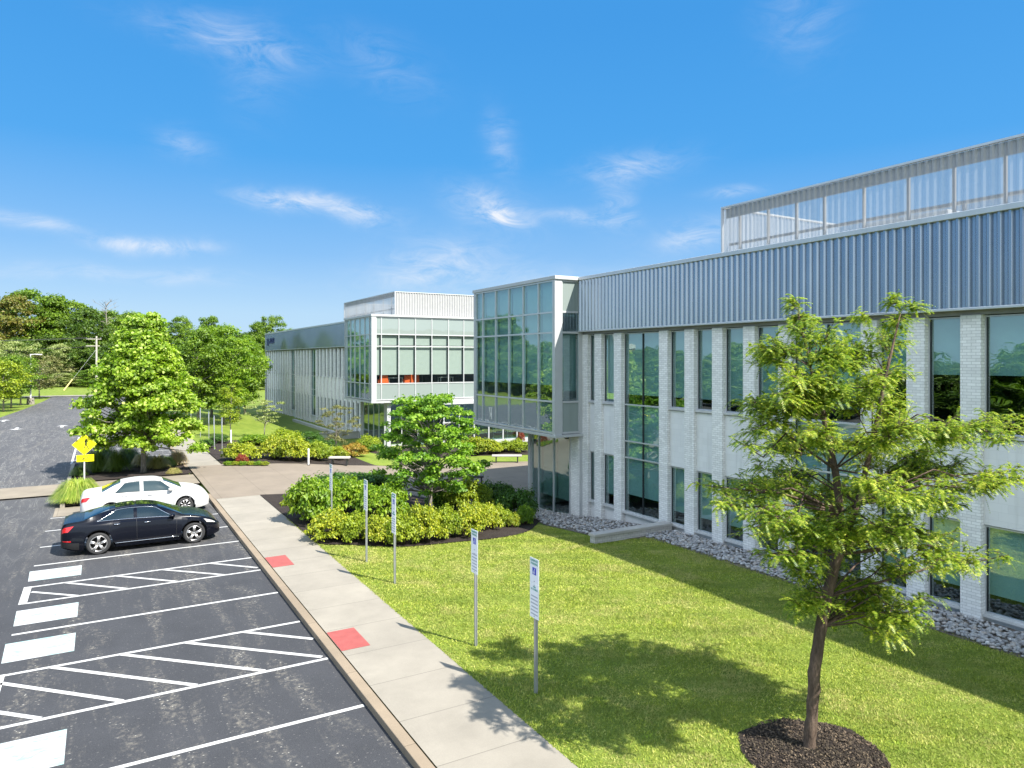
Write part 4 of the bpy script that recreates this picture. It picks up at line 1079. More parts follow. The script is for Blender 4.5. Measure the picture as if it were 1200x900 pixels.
WT = dict(L=4.58, wb=2.62, xr=1.02, R=.31,
    top=[(0, .82), (.06, .98), (.25, 1.06), (.7, 1.10), (1.05, 1.27), (1.45, 1.41), (2.0, 1.46), (2.5, 1.44), (2.85, 1.36), (3.2, 1.2), (3.55, 1.04), (3.9, .98), (4.25, .87), (4.48, .72), (4.58, .54)],
    belt=[(0, .80), (.1, .94), (.6, .98), (1.5, .97), (2.5, .94), (3.4, .92), (3.95, .87), (4.3, .76), (4.58, .52)],
    wid=[(0, .58), (.08, .72), (.3, .80), (.8, .85), (1.6, .86), (2.6, .86), (3.5, .86), (3.95, .84), (4.3, .76), (4.48, .64), (4.58, .44)],
    rearglass=(.72, 1.36), windshield=(2.86, 3.52), dlo=(1.14, 2.02, 2.14, 3.30), dlotop=(1.5, 2.78),
    seams=[(1.34, 1.40), (2.08, 2.06), (3.2, 3.2)], handles=(1.5, 2.38), tail=(.03, .36, 4.1, 5.1), head=(4.08, 4.42, 4.0, 5.0), mirror=3.08, seats=(1.6, 2.45))
car, pt = make_car('shiny black sedan with silver five-spoke wheels parked nearest the camera', BK, M['blackpaint'], (1.25, 27.02, ZA), 5, True, 0)
m = MB()
for (x0, x1) in ((1.5, 2.05), (2.12, 2.75)):
    x0 -= 2.34; x1 -= 2.34; nn = 8
    for i in range(nn):
        xa = x0 + (x1 - x0) * i / nn; xb = x0 + (x1 - x0) * (i + 1) / nn
        za = sinterp(BK['top'], xa + 2.34) + .006; zb = sinterp(BK['top'], xb + 2.34) + .006
        m.face([(xa, -.40, za), (xb, -.40, zb), (xb, .40, zb), (xa, .40, za)])
m.build('sunroof', M['carglass'], car, local=True)
make_car('white sedan parked beyond the black one beside the planted island', WT, M['whitepaint'], (1.61, 32.3, ZA), 9, False, .2)

# ------------------------------------------------------------------ signs
M['signwhite'] = simple('sign_sheet_white', (.74, .76, .77), .4, var=.03)
M['signblue'] = simple('sign_blue', (.02, .04, .42), .4, var=.05)
M['signgreen'] = simple('sign_green', (.03, .28, .20), .5, var=.05)
M['signgrey'] = simple('sign_print_grey', (.38, .40, .42), .6, var=.05)
M['signyellow'] = simple('sign_yellow', (.90, .82, .0), .4, var=.04)
M['signblack'] = simple('sign_black', (.012, .012, .012), .5)

def parking_sign(x, y, h, label, mid=False, lean=0.0, flip=1):
    z0 = hgt(x, y)
    t = thing('parking_sign', label, 'sign', (x, y, z0), 'accessible parking signs along the walkway')
    MB().box(-.008, .022, -.028, .028, -.1, h - .02).box(.022, .034, -.045, -.028, -.1, h - .02).box(.022, .034, .028, .045, -.1, h - .02).build('post', M['steel'], t, local=True)
    zt = h; X = -.016
    def plate(za, zb, name='sign_plate'):
        return MB().prism([(X, -.152), (X + .004, -.152), (X + .004, .152), (X, .152)], za, zb).build(name, M['signwhite'], t, local=True)
    p = plate(zt - .46, zt)
    def on(pp): return pp
    textmesh('lettering', 'RESERVED\nPARKING', .058, M['signgreen'], p, (X - .002, 0, zt - .075), (0, -1, 0), (0, 0, 1), local=True)
    MB().box(X - .003, X - .0005, -.062, .062, zt - .30, zt - .17).build('symbol_panel', M['signblue'], p, local=True)
    m = MB(); c = (X - .005)
    m.tube([(c, -.012, zt - .195), (c - .001, -.012, zt - .195)], .011, 10)
    m.box(c, c + .001, -.016, -.006, zt - .25, zt - .208); m.box(c, c + .001, -.006, .022, zt - .232, zt - .224)
    m.box(c, c + .001, -.006, .03, zt - .258, zt - .25); m.box(c, c + .001, .024, .031, zt - .285, zt - .259)
    for k in range(9):
        a = pi * .35 + k / 8 * pi * 1.2; a2 = pi * .35 + (k + 1) / 8 * pi * 1.2
        m.tube([(c, .006 - .034 * sin(a) * .9 + .0, zt - .257 + .034 * cos(a) * .9), (c, .006 - .034 * sin(a2) * .9, zt - .257 + .034 * cos(a2) * .9)], .0035, 4)
    m.build('wheelchair_symbol', M['signwhite'], p, local=True)
    zz_ = zt - .463
    if mid:
        q = plate(zz_ - .17, zz_); textmesh('lettering', 'VAN\nACCESSIBLE', .045, M['signgreen'], q, (X - .002, 0, zz_ - .085), (0, -1, 0), (0, 0, 1), local=True)
        zz_ -= .173
    q = plate(zz_ - .46, zz_)
    rr = random.Random(3)
    for k in range(6):
        m = MB()
        z = zz_ - .06 - k * .065; yy = -.12
        while yy < .1:
            w = rr.uniform(.02, .06); m.box(X - .0025, X - .0005, yy, min(.12, yy + w), z - .012, z + .012); yy += w + .002
        m.build('print_line', M['signgrey'], q, local=True)
    m = MB()
    for z in (zt - .04, zt - .42, zt - .50, zz_ - .42): m.tube([(X - .006, 0, z), (X - .001, 0, z)], .008, 8)
    m.build('bolt', M['black_metal'], t, local=True)
    t.rotation_euler = (lean, 0, 0)
    return t
parking_sign(6.87, 10.99, 2.46, 'accessible parking sign with three stacked plates, nearest the camera', True)
parking_sign(6.89, 13.43, 2.47, 'accessible parking sign with two plates standing on the open lawn, second nearest the camera')
parking_sign(6.9, 18.26, 2.46, 'accessible parking sign in front of the yellow-green shrubs, right one of the slim pair', True)
parking_sign(6.9, 20.63, 2.48, 'accessible parking sign in front of the yellow-green shrubs, left one of the slim pair')
parking_sign(7.0, 24.7, 2.42, 'accessible parking sign rising out of the big green shrubs beside the walkway')
parking_sign(6.63, 47.96, 2.43, 'slim sign post at the corner of the rear bed by the yellow-green bush')
parking_sign(6.62, 51.39, 2.3, 'leaning slim sign post at the dark mulch edge of the far bed', lean=-.05)
parking_sign(7.18, 58.78, 2.1, 'slim sign post on the far lawn right of its lower neighbour')
parking_sign(6.77, 60.5, 2.3, 'slim sign post on the far lawn beside the walkway, behind the tulip tree edge')
parking_sign(6.8, 67.5, 2.4, 'darker distant sign post on the shaded far lawn')

t = thing('pedestrian_sign', 'yellow diamond pedestrian crossing sign with arrow plate by the planted island', 'sign', (-.72, 42.0, -.05))
MB().tube([(0, 0, -.1), (0, 0, 2.3)], .035, 10).build('post', M['white_metal'], t, local=True)
c = 1.83; r = .54
MB().prism([(0, 0), (0, 0)], 0, 0)
m = MB(); P4 = [(-r, 0), (0, -r), (r, 0), (0, r)]
m.v = [(a, -.045, c + b) for a, b in P4] + [(a, -.040, c + b) for a, b in P4]; m.f = [(0, 1, 2, 3), (7, 6, 5, 4)] + [(k, k + 4, (k + 1) % 4 + 4, (k + 1) % 4) for k in range(4)]
dp = m.build('diamond_plate', M['signyellow'], t, local=True)
m = MB(); Y = -.05
m.tube([(.09, Y, c + .27), (.09, Y - .001, c + .27)], .042, 12)
def limb(a, b, w):
    d = Vector((b[0] - a[0], 0, b[1] - a[1])).normalized(); n_ = Vector((-d.z, 0, d.x)) * w
    m.face([(a[0] - n_.x, Y, c + a[1] - n_.z), (b[0] - n_.x * .8, Y, c + b[1] - n_.z * .8), (b[0] + n_.x * .8, Y, c + b[1] + n_.z * .8), (a[0] + n_.x, Y, c + a[1] + n_.z)])
limb((.08, .22), (.07, -.0), .05); limb((.07, .02), (-.04, -.27), .026); limb((.07, .02), (.2, -.26), .026); limb((.08, .2), (-.06, .1), .02); limb((-.06, .1), (-.13, .02), .018); limb((.08, .2), (.2, .08), .02)
m.build('walking_figure', M['signblack'], dp, local=True)
m = MB(); r2 = r - .03
for k in range(4):
    a = P4[k]; b = P4[(k + 1) % 4]; s1 = r2 / r; s2 = (r2 - .02) / r
    m.face([(a[0] * s1, Y + .003, c + a[1] * s1), (b[0] * s1, Y + .003, c + b[1] * s1), (b[0] * s2, Y + .003, c + b[1] * s2), (a[0] * s2, Y + .003, c + a[1] * s2)])
m.build('border', M['signblack'], dp, local=True)
ap = MB().box(-.33, .42, -.045, -.04, .96, 1.30).build('arrow_plate', M['signyellow'], t, local=True)
m = MB(); c = 0; limb((.22, 1.20), (-.02, 1.10), .022); m.face([(-.13, Y, 1.06), (.02, Y, 1.06), (-.03, Y, 1.16)]); m.build('arrow', M['signblack'], ap, local=True)

def bollard(x, y, h, label):
    z = hgt(x, y); t = thing('bollard', label, 'bollard', (x, y, z), 'white bollards at the beds')
    MB().tube([(0, 0, -.1), (0, 0, h)], .055, 14).build('post', M['white_metal'], t, local=True); MB().tube([(0, 0, h), (0, 0, h + .04)], [.06, .03], 14).build('cap', M['white_metal'], t, local=True)
    MB().tube([(0, 0, -.01), (0, 0, .05)], .09, 12).build('base', M['black_metal'], t, local=True)
p = gnd(361, 545); bollard(p[0], p[1] - .1, .95, 'short white bollard at the plaza edge in front of the bright shrubs')
p = gnd(270.6, 520); bollard(p[0], p[1], .95, 'short white bollard below the small lime-green tree')

def bench(px, py, wpx, label, seatmat, depthdir=True, rz=0.52):
    p = gnd(px, py); d = float(np.dot(p, FW)); L = wpx / FPX * d
    t = thing('bench', label, 'bench', tuple(p), 'benches on the plaza', -TH)
    MB().box(-L / 2, L / 2, -.24, .24, .42, .52).build('seat', seatmat, t, local=True, bevel=.015)
    for s in (-1, 1): MB().box(s * L * .36 - .04, s * L * .36 + .04, -.2, .2, 0, .42).build('leg', M['black_metal'], t, local=True)
bench(594, 542, 35, 'pale backless bench on the courtyard edge before yellow-green shrubs', M['cap'])
bench(398, 545, 24, 'grey backless bench behind the big shrub bed, left of the redbud', M['cap'])
bench(557, 568, 20, 'dark backless bench half hidden behind the green shrubs under the redbud', M['black_metal'])

# street lamp and utility pole
t = thing('street_lamp', 'white street lamp on a concrete base at the left lawn', 'street lamp', (-8.45, 119, -.18))
MB().tube([(0, 0, 0), (0, 0, .9)], [.5, .42], 12).build('base', M['walk'], t, local=True)
MB().tube([(0, 0, .8), (0, 0, 7.0)], [.11, .08], 10).build('pole', M['white_metal'], t, local=True)
MB().tube([(0, 0, 6.92), (.5, -.1, 6.98), (.9, -.15, 6.98)], .05, 8).box(.65, 1.35, -.35, -.02, 6.9, 7.02).build('lamp_head', M['white_metal'], t, local=True)
t = thing('utility_pole', 'weathered wooden utility pole with wires before the far woods', 'utility pole', (*at(113, 450, 148)[:2], -.18))
MB().tube([(0, 0, 0), (0, 0, 11.1)], [.22, .17], 10).build('pole', M['wood'], t, local=True)
MB().box(-1.9, .9, -.08, .02, 10.44, 10.56).box(-1.9, .6, -.1, .02, 9.0, 9.14).build('crossarm', M['wood'], t, local=True)
m = MB()
for x in (-1.8, -1.0, .8): m.tube([(x, -.05, 10.58), (x, -.05, 10.8)], .06, 8)
m.build('insulator', M['steel'], t, local=True)
m = MB()
def wire(a, b, sag, r=.03):
    a = Vector(a); b = Vector(b); m.tube([a + (b - a) * k / 14 - Vector((0, 0, sag * 4 * (k / 14) * (1 - k / 14))) for k in range(15)], r, 4, False)
for x in (-1.8, -1.0, .8): wire((x, -.05, 10.78), (-75 + x, -22, 9.0), .9)
wire((-.2, 0, 9.0), (-75, -22, 7.0), 1.0, .05); wire((0, 0, 9.1), (60, 50, 9.0), 1.2)
m.build('wires', M['black_metal'], t, local=True)
m = MB(); m.tube([(0, 0, 8.4), (-5.6, -3.0, 0)], .018, 5); m.build('guy_wire', M['steel'], t, local=True)
M['guard'] = simple('guy_guard_yellow', (.6, .5, .18), .6)
m = MB(); m.tube([(-5.65, -3.02, 0), (-4.2, -2.25, 2.2)], .12, 8); m.build('guy_guard', M['guard'], t, local=True)

# ------------------------------------------------------------------ honey locust in the foreground
def honey_locust():
    rng = np.random.default_rng(21)
    D0 = float(np.dot(gnd(948, 882), FW)); root = thing('honey_locust', 'feathery young honey locust in a mulch ring, largest tree in front', 'tree', (9.52, 7.1, 0.03))
    CL = [(930,353,11),(936,372,15),(950,392,20),(975,384,12),(1002,372,8),(1048,352,9),(1072,358,10),(1056,374,16),(1040,395,24),(965,418,34),(905,400,18),(900,420,25),(928,440,34),(1000,425,34),(1035,440,28),(880,470,20),(905,478,30),(950,470,38),(1000,470,36),(1042,482,26),(880,502,20),(920,520,36),(970,520,38),(1020,520,38),(1062,500,26),(1100,500,22),(1125,512,22),(1085,530,30),(1145,500,14),(1165,496,13),(1185,490,16),(1196,512,16),(1120,545,30),(1155,560,24),(1190,552,18),(845,572,18),(865,566,20),(890,562,26),(852,590,12),(925,570,36),(975,575,38),(1030,570,38),(1080,580,32),(1112,592,18),(885,600,18),(905,620,25),(945,620,36),(995,625,38),(1045,620,32),(1082,622,22),(905,650,16),(935,665,28),(980,675,38),(1020,682,34),(1058,662,26),(1100,655,16),(1128,655,16),(1155,655,13),(1182,650,11),(960,702,28),(1000,712,20),(1050,715,25),(1080,725,20),(1052,742,14),(1092,700,12),(870,520,12),(1065,600,20),(1205,560,18),(1215,500,20),(940,705,18)]
    cx, cy_ = 985, 560; cl = []
    for (x, y, r) in CL:
        e = min(1, sqrt(((x - cx) / 225) ** 2 + ((y - cy_) / 215) ** 2)); depth = D0 + rng.uniform(-1, 1) * 1.9 * sqrt(max(0.05, 1 - e * e))
        p = at(x, y, depth); cl.append((*p, r / FPX * depth))
        if e < .8:
            depth2 = D0 + rng.choice([-1, 1]) * rng.uniform(.9, 1.8) * sqrt(max(0.05, 1 - e * e)); p = at(x + rng.normal() * 14, y + rng.normal() * 14, depth2); cl.append((*p, r * .85 / FPX * depth2))
    base = gnd(948, 882)
    tp = [(948, 884, 9.5), (950, 850, 8.8), (953, 815, 9.2), (955, 780, 8.6), (962, 735, 8.6), (968, 700, 8), (982, 650, 7.2), (985, 600, 6), (978, 550, 5), (966, 490, 3.8), (950, 430, 2.5), (937, 372, 1.2)]
    D = [D0, D0 - .01, D0 + .01, D0, D0 + .02, D0 + .05, D0, D0 - .05, D0, D0 + .05, D0, D0]
    T = [at(x, y, d) for (x, y, r), d in zip(tp, D)]; TR = [r / FPX * D0 for (x, y, r) in tp]
    T[0][2] = -.05
    T2 = [T[6], at(1005, 590, D0 + .15), at(1022, 520, D0 + .25), at(1038, 440, D0 + .2), at(1055, 368, D0 + .2)]; R2 = [.07, .05, .04, .026, .01]
    mb = MB(); 
    # knobbly trunk
    Tt = []; Rr = []
    for i in range(len(T) - 1):
        for k in range(4):
            t = k / 4; Tt.append(T[i] * (1 - t) + T[i + 1] * t + rng.normal(size=3) * .006); Rr.append((TR[i] * (1 - t) + TR[i + 1] * t) * (1 + rng.normal() * .06))
    Rr = [q * .76 for q in Rr]; Rr[0] *= 1.3; Rr[1] *= 1.12
    mb.tube(Tt, Rr, 11); mb.tube(T2, R2, 7)
    skel = [(p, r) for p, r in zip(T[4:], TR[4:])] + list(zip(T2, R2))
    twigs = []
    for c in cl:
        c3 = np.array(c[:3]); best = None
        for p, r in skel:
            dz = c3[2] - p[2]; dist = np.linalg.norm(c3 - p); cost = dist + (2.5 * max(0, -dz + .05)) 
            if best is None or cost < best[0]: best = (cost, p, r)
        s, r = best[1], best[2]; L = np.linalg.norm(c3 - s); r = min(r * .36, .006 + .006 * L)
        mid = (s + c3) / 2 + np.array([0, 0, .08 * L]) + rng.normal(size=3) * .05 * L; m2 = s * .25 + c3 * .75 + rng.normal(size=3) * .04 * L
        mb.tube([s, mid, m2, c3], [r, r * .75, r * .5, r * .25], 5, False)
        outd = nrm((c3 - s) + 1e-6)
        for k in range(int(12 + 33 * c[3])):
            q = s + (c3 - s) * rng.uniform(.6, 1.0) + rng.normal(size=3) * .03
            d = nrm(outd * .9 + rng.normal(size=3) * np.array([.9, .9, .28]) + np.array([0, 0, .10])); l = c[3] * rng.uniform(.6, 1.35)
            e = q + d * l; e[2] -= .06 * l; mm = (q + e) / 2 + np.array([0, 0, .05 * l]); mb.tube([q, mm, e], [.006, .004, .002], 3, False); twigs.append((q, mm, e))
    mb.build('trunk', M['bark'], root, True)
    # compound leaves along each twig
    P0 = []; Dd = []; Ls = []
    for q, mm, e in twigs:
        l = np.linalg.norm(e - q); n = max(4, int(l / .036))
        for k in range(n):
            t = .12 + .9 * (k + rng.random()) / n; p = q * (1 - t) ** 2 + 2 * mm * t * (1 - t) + e * t * t
            d = nrm(e - q); side = nrm(np.cross(d, [0, 0, 1]) + 1e-6) * rng.choice([-1, 1])
            P0.append(p); Dd.append(nrm(d * .5 + side * rng.uniform(.4, 1) + rng.normal(size=3) * .35 + np.array([0, 0, .1]))); Ls.append(rng.uniform(.12, .23))
    P0 = np.array(P0); Dd = np.array(Dd); Ls = np.array(Ls); n = len(P0)
    V = []
    K = 11
    for k in range(K):
        t = (k + .8) / K; L = Ls[:, None]
        c = P0 + Dd * L * t; c[:, 2] -= (Ls * .38 * t * t)
        tang = nrm(Dd - np.array([0, 0, 1.1]) * t); sd = nrm(np.cross(tang, np.array([0, 0, 1.0]))) * (.034 * (1 - .35 * abs(2 * t - 1)))
        sd = sd * rng.uniform(.8, 1.2, (n, 1)); w = tang * .0085
        drop = np.array([0, 0, -.010])
        V.append(np.stack([c + sd + drop + tang * .008, c + w, c - sd + drop + tang * .008, c - w], 1))
    V = np.stack(V, 1).reshape(-1, 3); F = np.arange(len(V)).reshape(-1, 4)
    print('locust fronds', n, 'quads', len(F))
    npmesh('crown', V, F, M['leaf_locust'], root)
honey_locust()

# ------------------------------------------------------------------ other trees
ov = lambda t: max(.05, sqrt(max(0, 1 - (2 * t - 1) ** 2)))                       # oval
cone = lambda t: max(.08, min(1, .78 + 1.0 * t) * (1 - max(0, t - .25) / .78) ** .62)   # broad below, tapering up
pyr = lambda t: max(.07, min(1, .80 + 1.0 * t) * (1 - max(0, t - .2) / .86) ** .8)
vase = lambda t: max(.1, min(1, .35 + 1.6 * t) * sqrt(max(0.02, 1 - max(0, (t - .55) / .5) ** 2)))
p = gnd(500, 598)
make_tree('redbud_tree', 'bright green heart-leaved redbud rising from the shrub bed by the glass box', 'tree', (11.9, 27.3, hgt(11.9, 27.3)), 4.75, 2.3, 1.0, lambda t: max(.2, min(1, .8 + 1.0 * t) * sqrt(max(.04, 1 - max(0, (t - .4) / .66) ** 2))), 135, (.24, .50), 19000, .125, M['leaf_redbud'], M['barkgrey'], .09, 31, flat=.55, wl=.85, up=.8, shell=.3, hang=.5)
make_tree('tulip_tree', 'tall bright green broad-leaved tree by the yellow crossing sign', 'tree', (2.0, 43.2, -.02), 8.3, 2.6, 1.35, pyr, 260, (.38, .72), 62000, .165, M['leaf_tulip'], M['barkgrey'], .13, 32, flat=.75, wl=.95, up=.5, shell=.35)
def at_ground(px, py): return gnd(px, py)
def T(name, label, px, py, H, R, z0, mat, seed, n=7000, ls=.16, prof=ov, nc=60, rc=(.35, .6), tr=.08, bk='barkgrey', flat=.75, loc=None, group=None):
    p = gnd(px, py) if loc is None else loc
    return make_tree(name, label, 'tree', tuple(p), H, R, z0, prof, nc, rc, n, ls, M[mat], M[bk], tr, seed, flat=flat, group=group)
T('young_tree', 'small lime-green young tree on the far lawn beside the sign posts', 270, 512, 3.9, 1.15, 1.2, 'leaf_yellowgreen', 41, 3500, .12, nc=30, rc=(.25, .45), tr=.05)
T('young_tree', 'small pale grey-green tree on the lawn left of the far wing', 310, 514, 3.1, 1.6, 1.3, 'leaf_pale', 42, 2600, .11, nc=26, rc=(.25, .4), tr=.05, flat=.5)
T('young_tree', 'multi-stem olive-green small tree in front of the far glass corner', 394, 534, 3.5, 1.45, 1.0, 'leaf_olive', 43, 3000, .11, prof=vase, nc=34, rc=(.22, .4), tr=.05, flat=.6)
big = [(233, 500, 8.3, 2.6, 'leaf_mid', 51), (262, 497, 8.9, 3.3, 'leaf_fresh', 52), (280, 492, 8.2, 2.3, 'leaf_mid', 53), (287, 486, 8.8, 2.1, 'leaf_fresh', 54), (248, 488, 9.4, 3.2, 'leaf_mid', 55)]
lab = ['mid-green tree just right of the tulip tree on the far lawn', 'rounded fresh-green tree, foremost of the lawn group left of the far wing', 'mid-green tree on the right of the lawn group near the far wing', 'fresh-green tree touching the end of the far wing', 'mid-green tree behind the lawn group, between trunks']
for (px, py, H, R, mt, sd), lb in zip(big, lab): T('lawn_tree', lb, px, py, H, R, 1.6, mt, sd, 12000, .24, nc=80, rc=(.6, 1.0), tr=.13, group='trees on the far lawn')
# small trees on the left verge
for (px, py, H, R, mt, sd, lb) in ((4, 481, 5.6, 2.2, 'leaf_yellowgreen', 61, 'yellow-green small tree at the left edge of the verge'), (13, 477, 6.3, 2.2, 'leaf_mid', 62, 'green small tree on the verge just right of the yellow one'), (-3, 474, 8.2, 2.8, 'leaf_pale', 66, 'pale taller tree behind the yellow one at the left edge'),
        (24, 473.5, 6.2, 2.4, 'leaf_mid', 63, 'third small green tree along the left verge'), (46, 466, 6.8, 3.6, 'leaf_olive', 64, 'brownish olive spreading tree behind the street lamp'), (22, 466, 8.8, 3.6, 'leaf_pale', 65, 'pale green tree behind the verge trees, left of the street lamp')):
    T('verge_tree', lb, px, py, H, R, 1.4, mt, sd, 4500, .26, nc=45, rc=(.6, .95), tr=.10, group='trees on the left verge')

# woodland beyond the street: prototypes then copies
protos = []
def wood_proto(mat, seed, prof=ov, H=20, R=7.5, z0=1.5, n=15000, ls=.62):
    return make_tree('woodland_tree', 'tree', 'tree', (0, 0, 0), H, R, z0, prof, 120, (1.2, 2.5), n, ls, M[mat], M['barkgrey'], .35, seed, flat=.7, shell=.45, every=2)
PR = {'a': wood_proto('leaf_wood', 71), 'b': wood_proto('leaf_mid', 72, cone), 'c': wood_proto('leaf_dark', 73), 'd': wood_proto('leaf_brown', 74, vase), 'e': wood_proto('leaf_wood', 75, vase), 'f': wood_proto('leaf_pale', 76, ov)}
used = set()
def wood(kind, px, topy, depth, label, widthscale=1.0, rz=0, group='trees of the far woodland'):
    x, y, _ = at(px, 421, depth); H = CH + (HY - topy) / FPX * depth + .2
    s = H / 21.5; loc = (x, y, -.2); sc = (s * widthscale, s * widthscale, s)
    if kind not in used:
        used.add(kind); o = PR[kind]; o.location = loc; o.scale = sc; o.rotation_euler = (0, 0, rz); tag(o, label, 'tree', group)
    else: dup(PR[kind], loc, rz, sc, label, 'tree', group)
W = [('d', 4, 342, 175, 'tall rusty brown tree at the left edge of the far woodland', .9), ('a', 34, 338, 190, 'tallest green tree of the far woodland, next to the rusty one', 1.0), ('b', 60, 345, 185, 'light green peaked tree in the far woodland above the street lamp', 1.0),
     ('a', 85, 352, 190, 'broad green tree in the far woodland left of the utility pole', 1.0), ('c', 100, 360, 178, 'dark green tree in the far woodland behind the utility pole', .95), ('a', 126, 363, 195, 'green tree behind the top left of the tulip tree', .9),
     ('e', 150, 366, 190, 'spreading tree behind the tulip tree top', .9), ('c', 168, 372, 200, 'dark tree just right of the tulip tree top', .7), ('e', 212, 371, 200, 'thin-topped tree left of the sky gap in the woodland', .75), ('a', 246, 370, 195, 'rounded green tree above the lawn trees', .8),
     ('c', 228, 388, 210, 'lower dark tree between the two treetops above the lawn trees', .9), ('b', 300, 377, 200, 'peaked green tree left of the far wing roof corner', .7), ('e', 318, 370, 205, 'feathery tree behind the far wing roof corner', .65), ('a', 290, 392, 190, 'lower green tree left of the far wing', .8),
     ('f', 70, 402, 165, 'low pale tree at the foot of the far woodland by the lamp', .9), ('c', 20, 395, 165, 'low dark tree at the foot of the woodland on the left', 1.2), ('c', 95, 400, 168, 'low dark tree right behind the utility pole foot', 1.2),
     ('c', 55, 392, 172, 'low dark tree in the middle foot of the far woodland', 1.3), ('c', 130, 402, 168, 'low dark tree at the woodland foot behind the tulip tree', 1.3), ('a', -30, 345, 180, 'green woodland tree cut by the left edge of the photo', 1.0), ('b', 182, 396, 190, 'low light tree right of the tulip tree at mid height', 1.1),
     ('c', 268, 400, 200, 'low dark tree behind the right lawn trees', 1.2), ('c', 330, 388, 215, 'dark treetop peeping over the far wing roof', .8), ('b', 342, 385, 230, 'pale treetop over the far wing roof right of the dark one', .7)]
for k, (kd, px, ty, dp_, lb, ws) in enumerate(W): wood(kd, px, ty, dp_, lb, ws, k * 1.3)
for k in range(16):   # second rank closing the wood behind
    wood('c' if k % 2 else 'a', -25 + k * 24, 388 + (k * 7) % 9, 235, 'tree in the darker second rank of the far woodland', 1.5, k * .9, 'second rank of the far woodland')
# bare dead tree
rng = np.random.default_rng(3); t = thing('dead_tree', 'bare grey dead tree standing above the woodland behind the pole', 'tree', (*at(124, 421, 186)[:2], -.2))
mb = MB(); mb.tube([(0, 0, 0), (.3, 0, 10), (0, 0, 21.2)], [.35, .25, .05], 7)
for k in range(26):
    z = rng.uniform(12, 20.5); a = rng.uniform(0, 6.28); l = rng.uniform(1, 3.2); e = Vector((cos(a) * l, sin(a) * l, z + l * .6)); mb.tube([(0.05, 0, z), e * .5 + Vector((0, 0, z * .5 + .2)), e], [.07, .05, .02], 4, False)
    for q in range(3): f_ = e + Vector((rng.normal() * .7, rng.normal() * .7, .5)); mb.tube([e * .8 + Vector((0, 0, z * .2)), f_], [.03, .012], 3, False)
mb.build('trunk', M['barkgrey'], t, local=True)
# trees across the lot that the windows mirror
for k in range(15):
    y = 22 + k * 9; r_ = RNG.uniform(.88, 1.1); H = (7.0 if y < 44 else 7.6 if y < 85 else 9.0 if y < 118 else 15.0) * r_; s = H / 21.5
    dup(PR['abcea'[k % 5]], (-33 - RNG.uniform(0, 5), y, -.2), k * 1.1, (s * (1.9 if y < 85 else 1.5), s * (1.9 if y < 85 else 1.5), s), 'tree across the parking lot, seen mirrored in the windows', 'tree', 'trees across the parking lot')
for k in range(9):
    y = 10 + k * 14; s = 8.5 / 21.5
    dup(PR['cab'[k % 3]], (-47 - 3 * (k % 3), y, -.2), k * .7, (s * 2.3, s * 2.3, s), 'tree in the back row across the parking lot, seen mirrored in the windows', 'tree', 'back row across the parking lot')
# low scrub at the foot of the wood
for k in range(22):
    x, y, _ = at(-10 + k * 17, 421, 158 + (k * 13) % 9); s = .16 + .05 * ((k * 7) % 5) / 5
    dup(PR['caf'[k % 3]], (x, y, -.7), k, (s * 2.1, s * 2.1, s * 1.1), 'low bush in the scrub line at the foot of the woodland', 'bush', 'scrub at the foot of the woodland', 'scrub_bush')

# ------------------------------------------------------------------ shrubs
SH = {}
def shrub(kind, px, py, wpx, hpx, label, name='shrub', group=None, z_lift=0.0):
    "px centre, py base, size in photo pixels -> scale of a prototype of radius 1 and height 1"
    p = gnd(px, py); d = float(np.dot(p[:2], FW[:2])); w = wpx / FPX * d / 2; h = hpx / FPX * d
    p = p + np.append(FW[:2] * w * .75, 0); p[2] = hgt(p[0], p[1]) + z_lift
    h = h * .98 - w * .45 * (CH / d) * 1.5; h = max(h, .35 * hpx / FPX * d)
    w *= 1.34; h *= 1.06; sc = (w, w * 1.05, h)
    if kind not in SH:
        n, ls, mt, sd = {'lime': (5200, .10, 'leaf_lime', 81), 'lime2': (5200, .10, 'leaf_yellowgreen', 82), 'fresh': (6500, .115, 'leaf_fresh', 83), 'deep': (6500, .09, 'leaf_deep', 84), 'red': (2500, .10, 'leaf_red', 85), 'orange': (3500, .10, 'leaf_orange', 86)}[kind]
        SH[kind] = make_shrub(name, label, tuple(p), 1.0, 1.0, n, ls, M[mt], sd, group, nclump=34)
        SH[kind].scale = sc; return SH[kind]
    return dup(SH[kind], tuple(p), (px * 1.7) % 6.28, sc, label, 'shrub', group, name)
GF = 'shrubs in the bed beside the walkway'
